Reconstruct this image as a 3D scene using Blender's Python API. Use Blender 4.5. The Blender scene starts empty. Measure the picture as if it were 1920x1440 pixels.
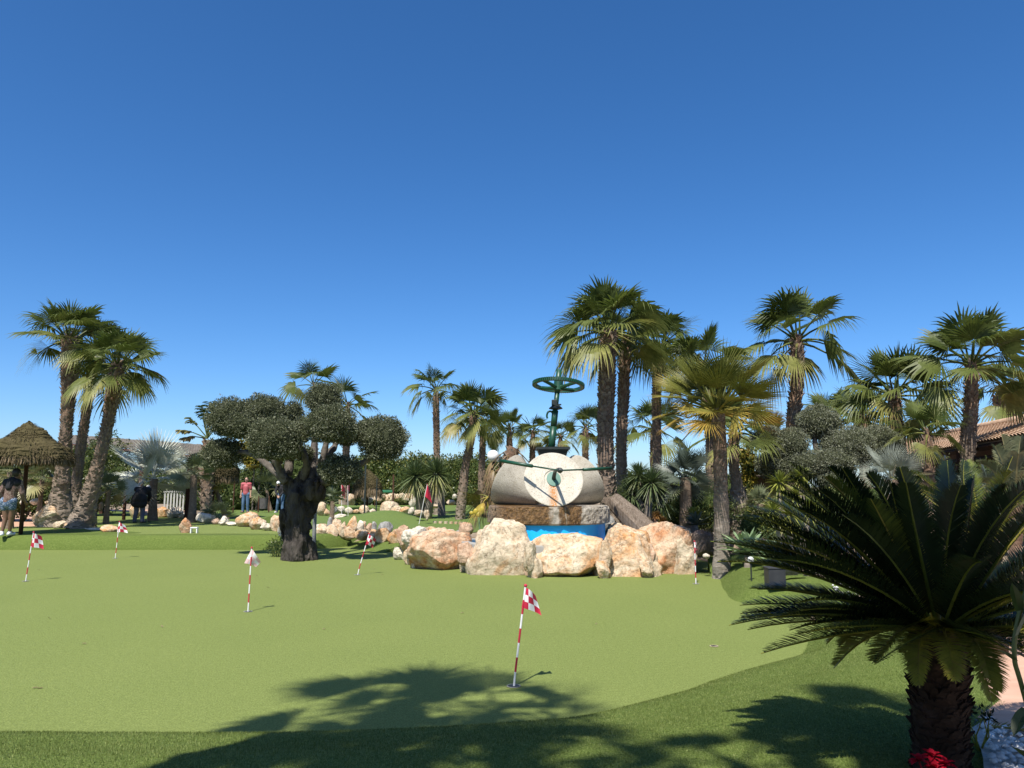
import bpy, bmesh, math, random
import numpy as np
from mathutils import Vector, Matrix, noise
from mathutils.geometry import delaunay_2d_cdt

sc = bpy.context.scene
COL = sc.collection
R = math.radians
PI = math.pi
rng = np.random.default_rng(7)
random.seed(7)

# ------------------------------------------------------------------ camera
F_PX, CX, CY = 1400.0, 960.0, 720.0
PITCH = math.atan(192 / 1400)
CAM_Z = 1.7
camd = bpy.data.cameras.new('camera')
camd.sensor_width = 36
camd.lens = 36 * F_PX / 1920
camd.clip_start = 0.05
camd.clip_end = 3000
cam = bpy.data.objects.new('camera', camd)
cam.location = (0, 0, CAM_Z)
cam.rotation_euler = (PI / 2 + PITCH, 0, 0)
COL.objects.link(cam)
sc.camera = cam

def ray(px, py):
    dx, dy = (px - CX) / F_PX, (CY - py) / F_PX
    return Vector((dx, math.cos(PITCH) - dy * math.sin(PITCH), math.sin(PITCH) + dy * math.cos(PITCH)))

def P(px, py, D):
    d = ray(px, py)
    return Vector((0, 0, CAM_Z)) + d * (D / d.y)

def G(px, py, z=0.0):
    d = ray(px, py)
    return Vector((0, 0, CAM_Z)) + d * ((z - CAM_Z) / d.z)

def M_(n, D):            # n picture units at distance D in metres
    return n * D / F_PX

def S(a, b, t):
    t = min(1.0, max(0.0, (t - a) / (b - a)))
    return t * t * (3 - 2 * t)

# ------------------------------------------------------------------ object helpers
def link(o, parent=None):
    COL.objects.link(o)
    if parent is not None:
        o.parent = parent
    return o

def tag(o, label=None, cat=None, group=None, kind=None):
    if label: o['label'] = label
    if cat: o['category'] = cat
    if group: o['group'] = group
    if kind: o['kind'] = kind
    return o

def thing(name, loc, label, cat, group=None, rz=0.0):
    o = bpy.data.objects.new(name, None)
    o.empty_display_size = 0.1
    o.location = loc
    o.rotation_euler = (0, 0, rz)
    link(o)
    return tag(o, label, cat, group)

class MB:
    def __init__(self):
        self.v, self.f, self.m, self.a, self.n = [], [], [], [], 0
    def add(self, verts, faces, mat=0, age=0.0):
        verts = np.asarray(verts, dtype=float).reshape(-1, 3)
        k = len(verts)
        self.v.append(verts)
        if isinstance(faces, np.ndarray):
            faces = (faces + self.n).tolist()
        else:
            faces = [[i + self.n for i in f] for f in faces]
        self.f.extend(faces)
        self.m.extend([mat] * len(faces))
        self.a.append(np.full(k, age) if np.isscalar(age) else np.asarray(age, dtype=float))
        self.n += k
    def build(self, name, mats, parent=None, smooth=False, loc=None):
        me = bpy.data.meshes.new(name)
        V = np.concatenate(self.v)
        me.from_pydata(V.tolist(), [], self.f)
        if not isinstance(mats, (list, tuple)): mats = [mats]
        for m in mats: me.materials.append(m)
        if len(mats) > 1:
            me.polygons.foreach_set('material_index', self.m)
        A = np.concatenate(self.a)
        if A.any():
            at = me.attributes.new('age', 'FLOAT', 'POINT')
            at.data.foreach_set('value', A)
        if smooth:
            me.polygons.foreach_set('use_smooth', [True] * len(self.f))
        me.update()
        o = bpy.data.objects.new(name, me)
        if loc is not None: o.location = loc
        return link(o, parent)

def frame(d):
    d = Vector(d).normalized()
    up = Vector((0, 0, 1)) if abs(d.z) < 0.95 else Vector((1, 0, 0))
    s = d.cross(up).normalized()
    return d, s, s.cross(d).normalized()

def tube(mb, pts, rad, sides=10, mat=0, cap=True, age=0.0, rough=0.0, seed=0, ridge=0.0, ridges=5):
    """swept tube with parallel transport; rad is a number or a list"""
    pts = [Vector(p) for p in pts]
    n = len(pts)
    if not isinstance(rad, (list, tuple, np.ndarray)): rad = [rad] * n
    d0 = (pts[1] - pts[0]).normalized()
    _, s, u = frame(d0)
    out = []
    for i, p in enumerate(pts):
        d = (pts[min(i + 1, n - 1)] - pts[max(i - 1, 0)]).normalized()
        s = (s - d * s.dot(d)).normalized()
        u = d.cross(s)
        for k in range(sides):
            a = 2 * PI * k / sides
            r = rad[i]
            q = s * math.cos(a) + u * math.sin(a)
            if rough:
                r *= 1 + rough * noise.noise((p + q * rad[i]) * (0.9 / max(rad[i], 0.02)) + Vector((seed * 7.1, 0, 0)))
            if ridge:
                r *= 1 + ridge * math.sin(ridges * a + i * 0.22 + seed) + ridge * 0.6 * noise.noise(Vector((math.cos(a) * 2.2, math.sin(a) * 2.2, i * 0.10 + seed)))
            out.append(p + q * r)
    fs = []
    for i in range(n - 1):
        for k in range(sides):
            k2 = (k + 1) % sides
            fs.append((i * sides + k, i * sides + k2, (i + 1) * sides + k2, (i + 1) * sides + k))
    if cap:
        fs.append(tuple(range(sides - 1, -1, -1)))
        fs.append(tuple((n - 1) * sides + k for k in range(sides)))
    mb.add([tuple(v) for v in out], fs, mat, age if np.isscalar(age) else np.repeat(np.asarray(age), sides))

def box(mb, c, size, mat=0, rz=0.0, rot=None, bev=0.0):
    x, y, z = [s / 2 for s in size]
    b = min(bev, x * .9, y * .9, z * .9)
    m = rot if rot is not None else Matrix.Rotation(rz, 3, 'Z')
    c = Vector(c)
    if b <= 0:
        vs = [(sx * x, sy * y, sz * z) for sx in (-1, 1) for sy in (-1, 1) for sz in (-1, 1)]
        fs = [(0, 1, 3, 2), (4, 6, 7, 5), (0, 4, 5, 1), (2, 3, 7, 6), (0, 2, 6, 4), (1, 5, 7, 3)]
        mb.add([tuple(c + m @ Vector(v)) for v in vs], fs, mat)
        return
    bm = bmesh.new()
    bmesh.ops.create_cube(bm, size=1.0)
    for v in bm.verts: v.co = Vector((v.co.x * 2 * x, v.co.y * 2 * y, v.co.z * 2 * z))
    bmesh.ops.bevel(bm, geom=bm.edges[:], offset=b, segments=2, affect='EDGES', profile=0.5)
    bm.verts.index_update()
    mb.add([tuple(c + m @ v.co) for v in bm.verts], [[v.index for v in f.verts] for f in bm.faces], mat)
    bm.free()

def lathe(mb, c, prof, sides=32, mat=0, rot=None, cap=True, rough=0.0, seed=0):
    c = Vector(c)
    vs = []
    for (r, z) in prof:
        for k in range(sides):
            a = 2 * PI * k / sides
            v = Vector((r * math.cos(a), r * math.sin(a), z))
            if rough:
                v *= 1 + rough * noise.fractal(v * 3.0 + Vector((seed, seed, 0)), 0.8, 2.0, 4)
            vs.append(tuple(c + (rot @ v if rot is not None else v)))
    n = len(prof)
    fs = [(i * sides + k, i * sides + (k + 1) % sides, (i + 1) * sides + (k + 1) % sides, (i + 1) * sides + k)
          for i in range(n - 1) for k in range(sides)]
    if cap:
        fs.append(tuple(range(sides - 1, -1, -1)))
        fs.append(tuple((n - 1) * sides + k for k in range(sides)))
    mb.add(vs, fs, mat)

def ball(mb, c, r, seg=16, rings=10, mat=0, scale=(1, 1, 1)):
    prof = [(max(1e-4, r * math.sin(PI * i / rings)), -r * math.cos(PI * i / rings)) for i in range(rings + 1)]
    m = Matrix.Diagonal(scale)
    lathe(mb, c, prof, seg, mat, rot=m, cap=False)

# ------------------------------------------------------------------ materials
def new_mat(name):
    m = bpy.data.materials.new(name)
    m.use_nodes = True
    nt = m.node_tree
    return m, nt, nt.nodes['Principled BSDF'], nt.nodes['Material Output']

def N(nt, t, **kw):
    n = nt.nodes.new(t)
    for k, v in kw.items():
        if k in n.inputs: n.inputs[k].default_value = v
        else: setattr(n, k, v)
    return n

def ramp(nt, fac, stops, interp='LINEAR'):
    r = nt.nodes.new('ShaderNodeValToRGB')
    r.color_ramp.interpolation = interp
    el = r.color_ramp.elements
    while len(el) < len(stops): el.new(0.5)
    for e, (p, c) in zip(el, stops):
        e.position = p
        e.color = (*c, 1) if len(c) == 3 else c
    nt.links.new(fac, r.inputs['Fac'])
    return r.outputs['Color']

def coords(nt, scale=(1, 1, 1), vary=True):
    tc = nt.nodes.new('ShaderNodeTexCoord')
    out = tc.outputs['Object']
    if vary:
        oi = nt.nodes.new('ShaderNodeObjectInfo')
        ma = N(nt, 'ShaderNodeVectorMath', operation='SCALE')
        ma.inputs[0].default_value = (37.1, 19.7, 53.3)
        nt.links.new(oi.outputs['Random'], ma.inputs['Scale'])
        ad = N(nt, 'ShaderNodeVectorMath', operation='ADD')
        nt.links.new(out, ad.inputs[0]); nt.links.new(ma.outputs[0], ad.inputs[1])
        out = ad.outputs[0]
    if scale != (1, 1, 1):
        mp = N(nt, 'ShaderNodeMapping')
        mp.inputs['Scale'].default_value = scale
        nt.links.new(out, mp.inputs['Vector'])
        out = mp.outputs[0]
    return out

def noise_t(nt, vec, scale, detail=5, rough=0.6, dist=0.0):
    n = N(nt, 'ShaderNodeTexNoise')
    n.inputs['Scale'].default_value = scale
    n.inputs['Detail'].default_value = detail
    n.inputs['Roughness'].default_value = rough
    n.inputs['Distortion'].default_value = dist
    nt.links.new(vec, n.inputs['Vector'])
    return n.outputs['Fac']

def mixc(nt, a, b, fac, blend='MIX'):
    m = N(nt, 'ShaderNodeMix', data_type='RGBA', blend_type=blend)
    for s, v in ((m.inputs[6], a), (m.inputs[7], b), (m.inputs[0], fac)):
        if hasattr(v, 'links') or hasattr(v, 'is_linked'): nt.links.new(v, s)
        elif isinstance(v, (int, float)): s.default_value = v
        else: s.default_value = (*v, 1)
    return m.outputs[2]

def bump(nt, bsdf, h, strength=0.5, dist=0.02):
    b = N(nt, 'ShaderNodeBump')
    b.inputs['Strength'].default_value = strength
    b.inputs['Distance'].default_value = dist
    nt.links.new(h, b.inputs['Height'])
    nt.links.new(b.outputs[0], bsdf.inputs['Normal'])

def simple(name, c1, c2=None, scale=6.0, rough=0.7, metal=0.0, bmp=0.0, bscale=None, detail=5, spec=0.5, aniso=(1, 1, 1), dist=0.01):
    m, nt, b, o = new_mat(name)
    v = coords(nt, aniso)
    b.inputs['Roughness'].default_value = rough
    b.inputs['Metallic'].default_value = metal
    b.inputs['Specular IOR Level'].default_value = spec
    f = noise_t(nt, v, scale, detail)
    col = ramp(nt, f, [(0.3, c1), (0.7, c2 or c1)])
    nt.links.new(col, b.inputs['Base Color'])
    if bmp:
        bump(nt, b, noise_t(nt, v, bscale or scale * 3, 6), bmp, dist)
    return m

def turf(name, c1, c2, c3, fine=260.0, bmp=0.35, stripe=0.0):
    m, nt, b, o = new_mat(name)
    v = coords(nt, vary=False)
    big = noise_t(nt, v, 0.45, 4, 0.55, 0.5)
    mid = noise_t(nt, v, 5.0, 5, 0.65)
    fin = noise_t(nt, v, fine, 2, 0.7)
    fin2 = noise_t(nt, v, fine * 0.27, 3, 0.7)
    base = ramp(nt, big, [(0.32, c1), (0.68, c2)])
    base = mixc(nt, base, ramp(nt, mid, [(0.35, c1), (0.7, c2)]), 0.35)
    spk = ramp(nt, fin, [(0.34, tuple(x * 0.40 for x in c1)), (0.5, tuple((p + q) / 2 for p, q in zip(c1, c2))), (0.68, c3)])
    col = mixc(nt, base, spk, 0.6)
    spk2 = ramp(nt, fin2, [(0.3, tuple(x * 0.7 for x in c1)), (0.6, c2), (0.75, c3)])
    col = mixc(nt, col, spk2, 0.3)
    nt.links.new(col, b.inputs['Base Color'])
    b.inputs['Roughness'].default_value = 0.85
    b.inputs['Specular IOR Level'].default_value = 0.15
    b.inputs['Sheen Weight'].default_value = 0.0
    ad = N(nt, 'ShaderNodeMath', operation='ADD')
    nt.links.new(fin, ad.inputs[0]); nt.links.new(fin2, ad.inputs[1])
    bump(nt, b, ad.outputs[0], bmp, 0.02)
    return m

def foliage(name, stops, trans=0.25, rough=0.45, nscale=3.0, spec=0.4, vary=0.5):
    """leaf material: colour runs along the attribute age (0 young ... 1 dead), with natural variation"""
    m, nt, b, o = new_mat(name)
    at = N(nt, 'ShaderNodeAttribute', attribute_name='age')
    v = coords(nt)
    f = noise_t(nt, v, nscale, 4)
    mr = N(nt, 'ShaderNodeMapRange')
    mr.inputs[1].default_value = 0.3; mr.inputs[2].default_value = 0.7
    mr.inputs[3].default_value = -0.16; mr.inputs[4].default_value = 0.16
    nt.links.new(f, mr.inputs[0])
    ad = N(nt, 'ShaderNodeMath', operation='ADD', use_clamp=True)
    nt.links.new(at.outputs['Fac'], ad.inputs[0]); nt.links.new(mr.outputs[0], ad.inputs[1])
    col = ramp(nt, ad.outputs[0], stops)
    hs = N(nt, 'ShaderNodeHueSaturation')
    f2 = noise_t(nt, v, nscale * 9, 3)
    mv = N(nt, 'ShaderNodeMapRange')
    mv.inputs[1].default_value = 0.3; mv.inputs[2].default_value = 0.7
    mv.inputs[3].default_value = 1 - vary * .5; mv.inputs[4].default_value = 1 + vary * .5
    nt.links.new(f2, mv.inputs[0]); nt.links.new(mv.outputs[0], hs.inputs['Value'])
    nt.links.new(col, hs.inputs['Color'])
    col = hs.outputs[0]
    nt.links.new(col, b.inputs['Base Color'])
    b.inputs['Roughness'].default_value = rough
    b.inputs['Specular IOR Level'].default_value = spec
    if trans > 0:
        t = N(nt, 'ShaderNodeBsdfTranslucent')
        nt.links.new(mixc(nt, col, (0.9, 1.0, 0.35), 0.35, 'MULTIPLY'), t.inputs['Color'])
        mx = N(nt, 'ShaderNodeMixShader')
        mx.inputs[0].default_value = trans
        nt.links.new(b.outputs[0], mx.inputs[1]); nt.links.new(t.outputs[0], mx.inputs[2])
        nt.links.new(mx.outputs[0], o.inputs['Surface'])
    return m

def rock_mat(name, c_lo, c_hi, stain, amount, crack=0.6, bscale=9.0):
    m, nt, b, o = new_mat(name)
    v = coords(nt)
    n1 = noise_t(nt, v, 2.2, 7, 0.65, 0.6)
    n2 = noise_t(nt, v, 1.6, 6, 0.7, 1.2)
    n3 = noise_t(nt, v, 14.0, 6, 0.7)
    col = ramp(nt, n1, [(0.28, c_lo), (0.72, c_hi)])
    msk = ramp(nt, n2, [(0.62 - amount * .35, (0, 0, 0)), (0.80 - amount * .3, (1, 1, 1))])
    col = mixc(nt, col, stain, msk)
    col = mixc(nt, col, ramp(nt, n3, [(0.28, (0.36, 0.30, 0.24)), (0.5, (0.92, 0.9, 0.87)), (0.7, (1.06, 1.05, 1.03))]), 0.9, 'MULTIPLY')
    vo = N(nt, 'ShaderNodeTexVoronoi', feature='DISTANCE_TO_EDGE')
    vo.inputs['Scale'].default_value = 3.2
    wv = N(nt, 'ShaderNodeVectorMath', operation='ADD')
    nz = N(nt, 'ShaderNodeTexNoise'); nz.inputs['Scale'].default_value = 4.5; nz.inputs['Detail'].default_value = 5
    nt.links.new(v, nz.inputs['Vector']); nt.links.new(v, wv.inputs[0]); nt.links.new(nz.outputs['Color'], wv.inputs[1])
    nt.links.new(wv.outputs[0], vo.inputs['Vector'])
    gap = noise_t(nt, v, 2.3, 3)
    wid = N(nt, 'ShaderNodeMapRange')
    wid.inputs[1].default_value = 0.45; wid.inputs[2].default_value = 0.7
    wid.inputs[3].default_value = 0.0; wid.inputs[4].default_value = 0.03
    nt.links.new(gap, wid.inputs[0])
    lt = N(nt, 'ShaderNodeMath', operation='LESS_THAN')
    nt.links.new(vo.outputs['Distance'], lt.inputs[0]); nt.links.new(wid.outputs[0], lt.inputs[1])
    cm = N(nt, 'ShaderNodeMath', operation='MULTIPLY'); cm.inputs[1].default_value = crack
    nt.links.new(lt.outputs[0], cm.inputs[0])
    col = mixc(nt, col, (0.16, 0.11, 0.075), cm.outputs[0])
    nt.links.new(col, b.inputs['Base Color'])
    b.inputs['Roughness'].default_value = 0.9
    b.inputs['Specular IOR Level'].default_value = 0.2
    h = N(nt, 'ShaderNodeMath', operation='SUBTRACT')
    hb = noise_t(nt, v, bscale, 8, 0.72)
    nt.links.new(hb, h.inputs[0]); nt.links.new(cm.outputs[0], h.inputs[1])
    bump(nt, b, h.outputs[0], 0.9, 0.05)
    return m

# shared materials
MT = {}
MT['green'] = turf('putting turf', (0.128, 0.168, 0.040), (0.186, 0.224, 0.060), (0.31, 0.35, 0.125), 75, 0.5)
MT['turf'] = turf('bank turf', (0.082, 0.124, 0.020), (0.128, 0.176, 0.036), (0.29, 0.32, 0.11), 80, 0.9)
MT['turf2'] = turf('lane turf', (0.085, 0.135, 0.030), (0.13, 0.18, 0.045), (0.24, 0.29, 0.10), 60, 0.4)
MT['blade'] = foliage('turf blade', [(0, (0.064, 0.094, 0.016)), (0.5, (0.12, 0.158, 0.033)), (1, (0.32, 0.35, 0.13))], 0.15, 0.6, 2.0, 0.2, 0.3)
MT['washing'] = foliage('fan palm leaf', [(0, (0.064, 0.090, 0.020)), (0.35, (0.128, 0.150, 0.038)), (0.58, (0.25, 0.245, 0.075)), (0.8, (0.27, 0.20, 0.085)), (1, (0.20, 0.135, 0.075))], 0.33, 0.44, 1.2, 0.28, 0.5)
MT['yellowfan'] = foliage('yellow fan palm leaf', [(0, (0.085, 0.105, 0.022)), (0.4, (0.155, 0.15, 0.03)), (0.65, (0.34, 0.25, 0.05)), (0.85, (0.40, 0.23, 0.05)), (1, (0.22, 0.12, 0.05))], 0.2, 0.5, 1.5, 0.25, 0.4)
MT['silver'] = foliage('silver palm leaf', [(0, (0.40, 0.42, 0.35)), (0.5, (0.56, 0.57, 0.47)), (0.7, (0.62, 0.60, 0.44)), (1, (0.25, 0.18, 0.09))], 0.12, 0.6, 1.5, 0.2, 0.3)
MT['silver2'] = foliage('grey silver palm leaf', [(0, (0.17, 0.19, 0.155)), (0.5, (0.25, 0.27, 0.21)), (0.7, (0.32, 0.31, 0.20)), (1, (0.25, 0.18, 0.09))], 0.12, 0.6, 1.5, 0.2, 0.4)
MT['darksilver'] = foliage('grey green fan leaf', [(0, (0.065, 0.085, 0.062)), (0.5, (0.12, 0.14, 0.105)), (0.75, (0.25, 0.25, 0.12)), (1, (0.20, 0.14, 0.08))], 0.15, 0.45, 1.5, 0.4, 0.4)
MT['cham'] = foliage('bush fan palm leaf', [(0, (0.075, 0.10, 0.045)), (0.5, (0.16, 0.18, 0.09)), (0.75, (0.33, 0.30, 0.14)), (1, (0.27, 0.19, 0.11))], 0.2, 0.45, 1.5, 0.4, 0.5)
MT['cycad'] = foliage('cycad leaf', [(0, (0.014, 0.024, 0.010)), (0.4, (0.020, 0.034, 0.011)), (0.6, (0.12, 0.145, 0.022)), (0.85, (0.25, 0.235, 0.035)), (1, (0.24, 0.18, 0.05))], 0.24, 0.27, 1.5, 0.5, 0.4)  # yellow-green stops brightened to imitate sun on the lower fronds
MT['pinn'] = foliage('triangle palm leaf', [(0, (0.10, 0.12, 0.075)), (0.5, (0.15, 0.16, 0.085)), (1, (0.26, 0.22, 0.10))], 0.2, 0.45, 1.5, 0.4, 0.4)
MT['olive'] = foliage('olive leaf', [(0, (0.050, 0.059, 0.027)), (0.5, (0.108, 0.119, 0.064)), (0.8, (0.18, 0.19, 0.122)), (1, (0.24, 0.245, 0.18))], 0.12, 0.7, 2.0, 0.08, 0.5)
MT['yucca'] = foliage('yucca leaf', [(0, (0.055, 0.085, 0.030)), (0.5, (0.12, 0.155, 0.065)), (0.75, (0.28, 0.27, 0.10)), (1, (0.22, 0.15, 0.08))], 0.15, 0.45, 1.5, 0.4, 0.4)
MT['yuccay'] = foliage('variegated yucca leaf', [(0, (0.14, 0.17, 0.03)), (0.5, (0.26, 0.27, 0.05)), (1, (0.42, 0.36, 0.10))], 0.2, 0.45, 1.5, 0.4, 0.4)
MT['agave'] = foliage('agave leaf', [(0, (0.16, 0.235, 0.115)), (0.6, (0.24, 0.32, 0.16)), (1, (0.30, 0.30, 0.16))], 0.1, 0.4, 1.5, 0.4, 0.2)
MT['bush'] = foliage('bush leaf', [(0, (0.036, 0.058, 0.014)), (0.5, (0.078, 0.105, 0.026)), (0.85, (0.16, 0.17, 0.04)), (1, (0.22, 0.19, 0.05))], 0.18, 0.45, 1.2, 0.4, 0.5)
MT['croton'] = foliage('yellow shrub leaf', [(0, (0.11, 0.12, 0.018)), (0.5, (0.25, 0.22, 0.03)), (1, (0.38, 0.22, 0.04))], 0.2, 0.45, 1.2, 0.4, 0.5)
MT['rustplant'] = foliage('rust succulent leaf', [(0, (0.12, 0.085, 0.03)), (0.5, (0.24, 0.12, 0.035)), (1, (0.30, 0.10, 0.03))], 0.1, 0.5, 2, 0.3, 0.4)
MT['redleaf'] = foliage('red bract', [(0, (0.35, 0.004, 0.02)), (1, (0.55, 0.01, 0.03))], 0.25, 0.5, 2, 0.3, 0.3)
MT['paddle'] = foliage('paddle leaf', [(0, (0.05, 0.085, 0.022)), (0.5, (0.095, 0.13, 0.035)), (0.8, (0.26, 0.23, 0.09)), (1, (0.30, 0.22, 0.12))], 0.25, 0.4, 1.2, 0.5, 0.3)
MT['thatch'] = foliage('palm thatch', [(0, (0.070, 0.058, 0.026)), (0.4, (0.11, 0.088, 0.045)), (0.6, (0.14, 0.105, 0.062)), (1, (0.25, 0.185, 0.115))], 0.0, 0.9, 3, 0.1, 0.6)
MT['twig'] = simple('twig mass', (0.026, 0.030, 0.015), (0.055, 0.060, 0.032), 12, 0.9, bmp=0.8, bscale=30, spec=0.1)
MT['bushcore'] = simple('bush core', (0.024, 0.036, 0.011), (0.052, 0.072, 0.020), 10, 0.9, bmp=0.8, bscale=25, spec=0.1)

def trunk_mat(name, lo, hi, boots):
    m, nt, b, o = new_mat(name)
    at = N(nt, 'ShaderNodeAttribute', attribute_name='age')
    v = coords(nt)
    vs = coords(nt, (1, 1, 2.2))
    f = noise_t(nt, vs, 5.0, 7, 0.75)
    f2 = noise_t(nt, v, 13.0, 6, 0.75)
    c1 = ramp(nt, f, [(0.3, tuple(x * .45 for x in lo)), (0.6, lo), (0.75, hi)])
    c2 = ramp(nt, f2, [(0.3, tuple(x * .4 for x in boots)), (0.55, boots), (0.75, tuple(min(1, x * 2.6) for x in boots))])
    nt.links.new(mixc(nt, c1, c2, at.outputs['Fac']), b.inputs['Base Color'])
    b.inputs['Roughness'].default_value = 0.95
    b.inputs['Specular IOR Level'].default_value = 0.1
    bump(nt, b, f, 0.8, 0.03)
    return m
MT['ptrunk'] = trunk_mat('palm trunk', (0.30, 0.25, 0.195), (0.52, 0.46, 0.385), (0.170, 0.108, 0.072))
MT['gtrunk'] = trunk_mat('grey palm trunk', (0.30, 0.27, 0.225), (0.52, 0.48, 0.42), (0.17, 0.115, 0.08))
MT['ctrunk'] = trunk_mat('cycad trunk', (0.060, 0.036, 0.024), (0.14, 0.09, 0.06), (0.066, 0.036, 0.023))
MT['obark'] = simple('olive bark', (0.020, 0.017, 0.015), (0.088, 0.076, 0.064), 5, 0.95, bmp=1.0, bscale=14, aniso=(1, 1, .35), spec=0.15, dist=0.05)
MT['obranch'] = simple('olive branch bark', (0.055, 0.046, 0.038), (0.17, 0.148, 0.125), 9, 0.95, bmp=0.7, bscale=20, spec=0.15)
MT['log'] = simple('weathered log', (0.10, 0.075, 0.055), (0.26, 0.21, 0.165), 5, 0.95, bmp=0.9, bscale=9, aniso=(6, 6, .5), spec=0.1, dist=0.03)
MT['wood'] = simple('brown timber', (0.045, 0.020, 0.012), (0.085, 0.040, 0.024), 4, 0.8, bmp=0.4, bscale=12, aniso=(6, 6, .6), spec=0.2)
MT['greywood'] = simple('grey timber', (0.15, 0.125, 0.10), (0.29, 0.25, 0.205), 6, 0.9, bmp=0.5, bscale=16, spec=0.15)
MT['shedroof'] = simple('weathered shed boards', (0.085, 0.072, 0.058), (0.17, 0.148, 0.12), 6, 0.9, bmp=0.5, bscale=16, spec=0.15)
MT['soil'] = simple('garden soil', (0.17, 0.125, 0.085), (0.32, 0.25, 0.18), 2.0, 0.95, bmp=0.6, bscale=16, spec=0.1, dist=0.03)
MT['metalgreen'] = simple('green paint on iron', (0.006, 0.040, 0.020), (0.014, 0.070, 0.036), 6, 0.4, bmp=0.15, bscale=30)
MT['plategreen'] = simple('pale green plate', (0.055, 0.15, 0.11), (0.08, 0.19, 0.14), 5, 0.5, bmp=0.1)
MT['black'] = simple('dark iron', (0.010, 0.014, 0.012), (0.022, 0.03, 0.026), 7, 0.5)
MT['white'] = simple('white enamel', (0.72, 0.72, 0.70), (0.80, 0.80, 0.78), 5, 0.3)
MT['concrete'] = simple('grey concrete', (0.25, 0.24, 0.215), (0.38, 0.365, 0.33), 4, 0.9, bmp=0.3, bscale=30, spec=0.2)
MT['blue'] = simple('blue pool paint', (0.004, 0.37, 0.82), (0.006, 0.41, 0.87), 3, 0.45, bmp=0.1, bscale=24)
MT['cloth_red'] = simple('red cloth', (0.50, 0.022, 0.045), (0.60, 0.035, 0.06), 8, 0.7)
MT['rk_cream'] = rock_mat('cream limestone', (0.52, 0.42, 0.29), (0.67, 0.57, 0.43), (0.52, 0.29, 0.14), 0.40)
MT['rk_white'] = rock_mat('white limestone', (0.58, 0.52, 0.42), (0.72, 0.67, 0.57), (0.56, 0.40, 0.24), 0.22, 0.8)
MT['rk_orange'] = rock_mat('rust stained limestone', (0.54, 0.41, 0.27), (0.66, 0.54, 0.40), (0.50, 0.24, 0.115), 0.56)
MT['rk_ochre'] = rock_mat('ochre limestone', (0.58, 0.47, 0.32), (0.70, 0.60, 0.46), (0.55, 0.28, 0.11), 0.62)
MT['rk_grey'] = rock_mat('grey stone', (0.26, 0.27, 0.27), (0.46, 0.46, 0.44), (0.16, 0.15, 0.14), 0.4)
MT['rk_brown'] = rock_mat('brown stone', (0.13, 0.10, 0.085), (0.24, 0.19, 0.16), (0.09, 0.06, 0.045), 0.4)
MT['rk_pink'] = rock_mat('pink stone', (0.46, 0.31, 0.21), (0.58, 0.43, 0.31), (0.40, 0.18, 0.10), 0.3)
# ------------------------------------------------------------------ light and sky
SUN_EL, SUN_AZ = R(57), R(17)            # the light travels forward and a little to the right
travel = Vector((math.sin(SUN_AZ) * math.cos(SUN_EL), math.cos(SUN_AZ) * math.cos(SUN_EL), -math.sin(SUN_EL)))
ld = bpy.data.lights.new('sun', 'SUN')
ld.energy = 5.0
ld.angle = R(0.53)
ld.color = (1.0, 0.955, 0.88)
lo = bpy.data.objects.new('sun', ld)
lo.rotation_euler = travel.to_track_quat('-Z', 'Y').to_euler()
lo.location = (-10, -30, 50)
COL.objects.link(lo)
w = bpy.data.worlds.new('World')
sc.world = w
w.use_nodes = True
nt = w.node_tree
sky = nt.nodes.new('ShaderNodeTexSky')
sky.sky_type = 'NISHITA'
sky.sun_disc = False
sky.sun_elevation = SUN_EL
sky.sun_rotation = PI + SUN_AZ
sky.altitude = 0
sky.air_density = 0.75
sky.dust_density = 0.8
sky.ozone_density = 6.0
bg = nt.nodes['Background']
bg.inputs['Strength'].default_value = 0.120
hs = nt.nodes.new('ShaderNodeHueSaturation')
hs.inputs['Hue'].default_value = 0.501
hs.inputs['Saturation'].default_value = 1.21
nt.links.new(sky.outputs[0], hs.inputs['Color'])
nt.links.new(hs.outputs[0], bg.inputs['Color'])
sc.view_settings.view_transform = 'Standard'
sc.view_settings.look = 'None'
sc.view_settings.exposure = 0.58
sc.view_settings.gamma = 1.0
sc.cycles.max_bounces = 6
sc.cycles.transparent_max_bounces = 6
sc.cycles.use_adaptive_sampling = True

# ------------------------------------------------------------------ terrain
def xb(y):
    ys = [0, 4, 5.5, 7.6, 12.3, 15.0, 18, 25]
    xs = [1.5, 2.0, 2.6, 3.05, 4.0, 4.0, 4.6, 5.5]
    return float(np.interp(y, ys, xs))

def yb(x):
    return float(np.interp(x, [-40, -6, -5, -2.9, -2, 6, 30], [20.95, 20.95, 22.2, 21.3, 21.0, 21.0, 21.0]))

def hgt(x, y):
    zb = float(np.interp(x, [-40, -6, -4.2, 40], [0.33, 0.33, 0.28, 0.28]))
    h = -0.07 + (zb + 0.07) * S(0.0, 0.5, y - yb(x))
    hr = 0.36 * S(0.15, 1.0, x - xb(y)) + 0.25 * S(14.0, 18.0, y) * S(3.5, 6, x)
    h = max(h, -0.07 + hr)
    h = max(h, -0.07 + 0.30 * S(4.6, 4.0, y))
    if y > 60: h = h * 0.5 + 0.1
    return h

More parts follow.
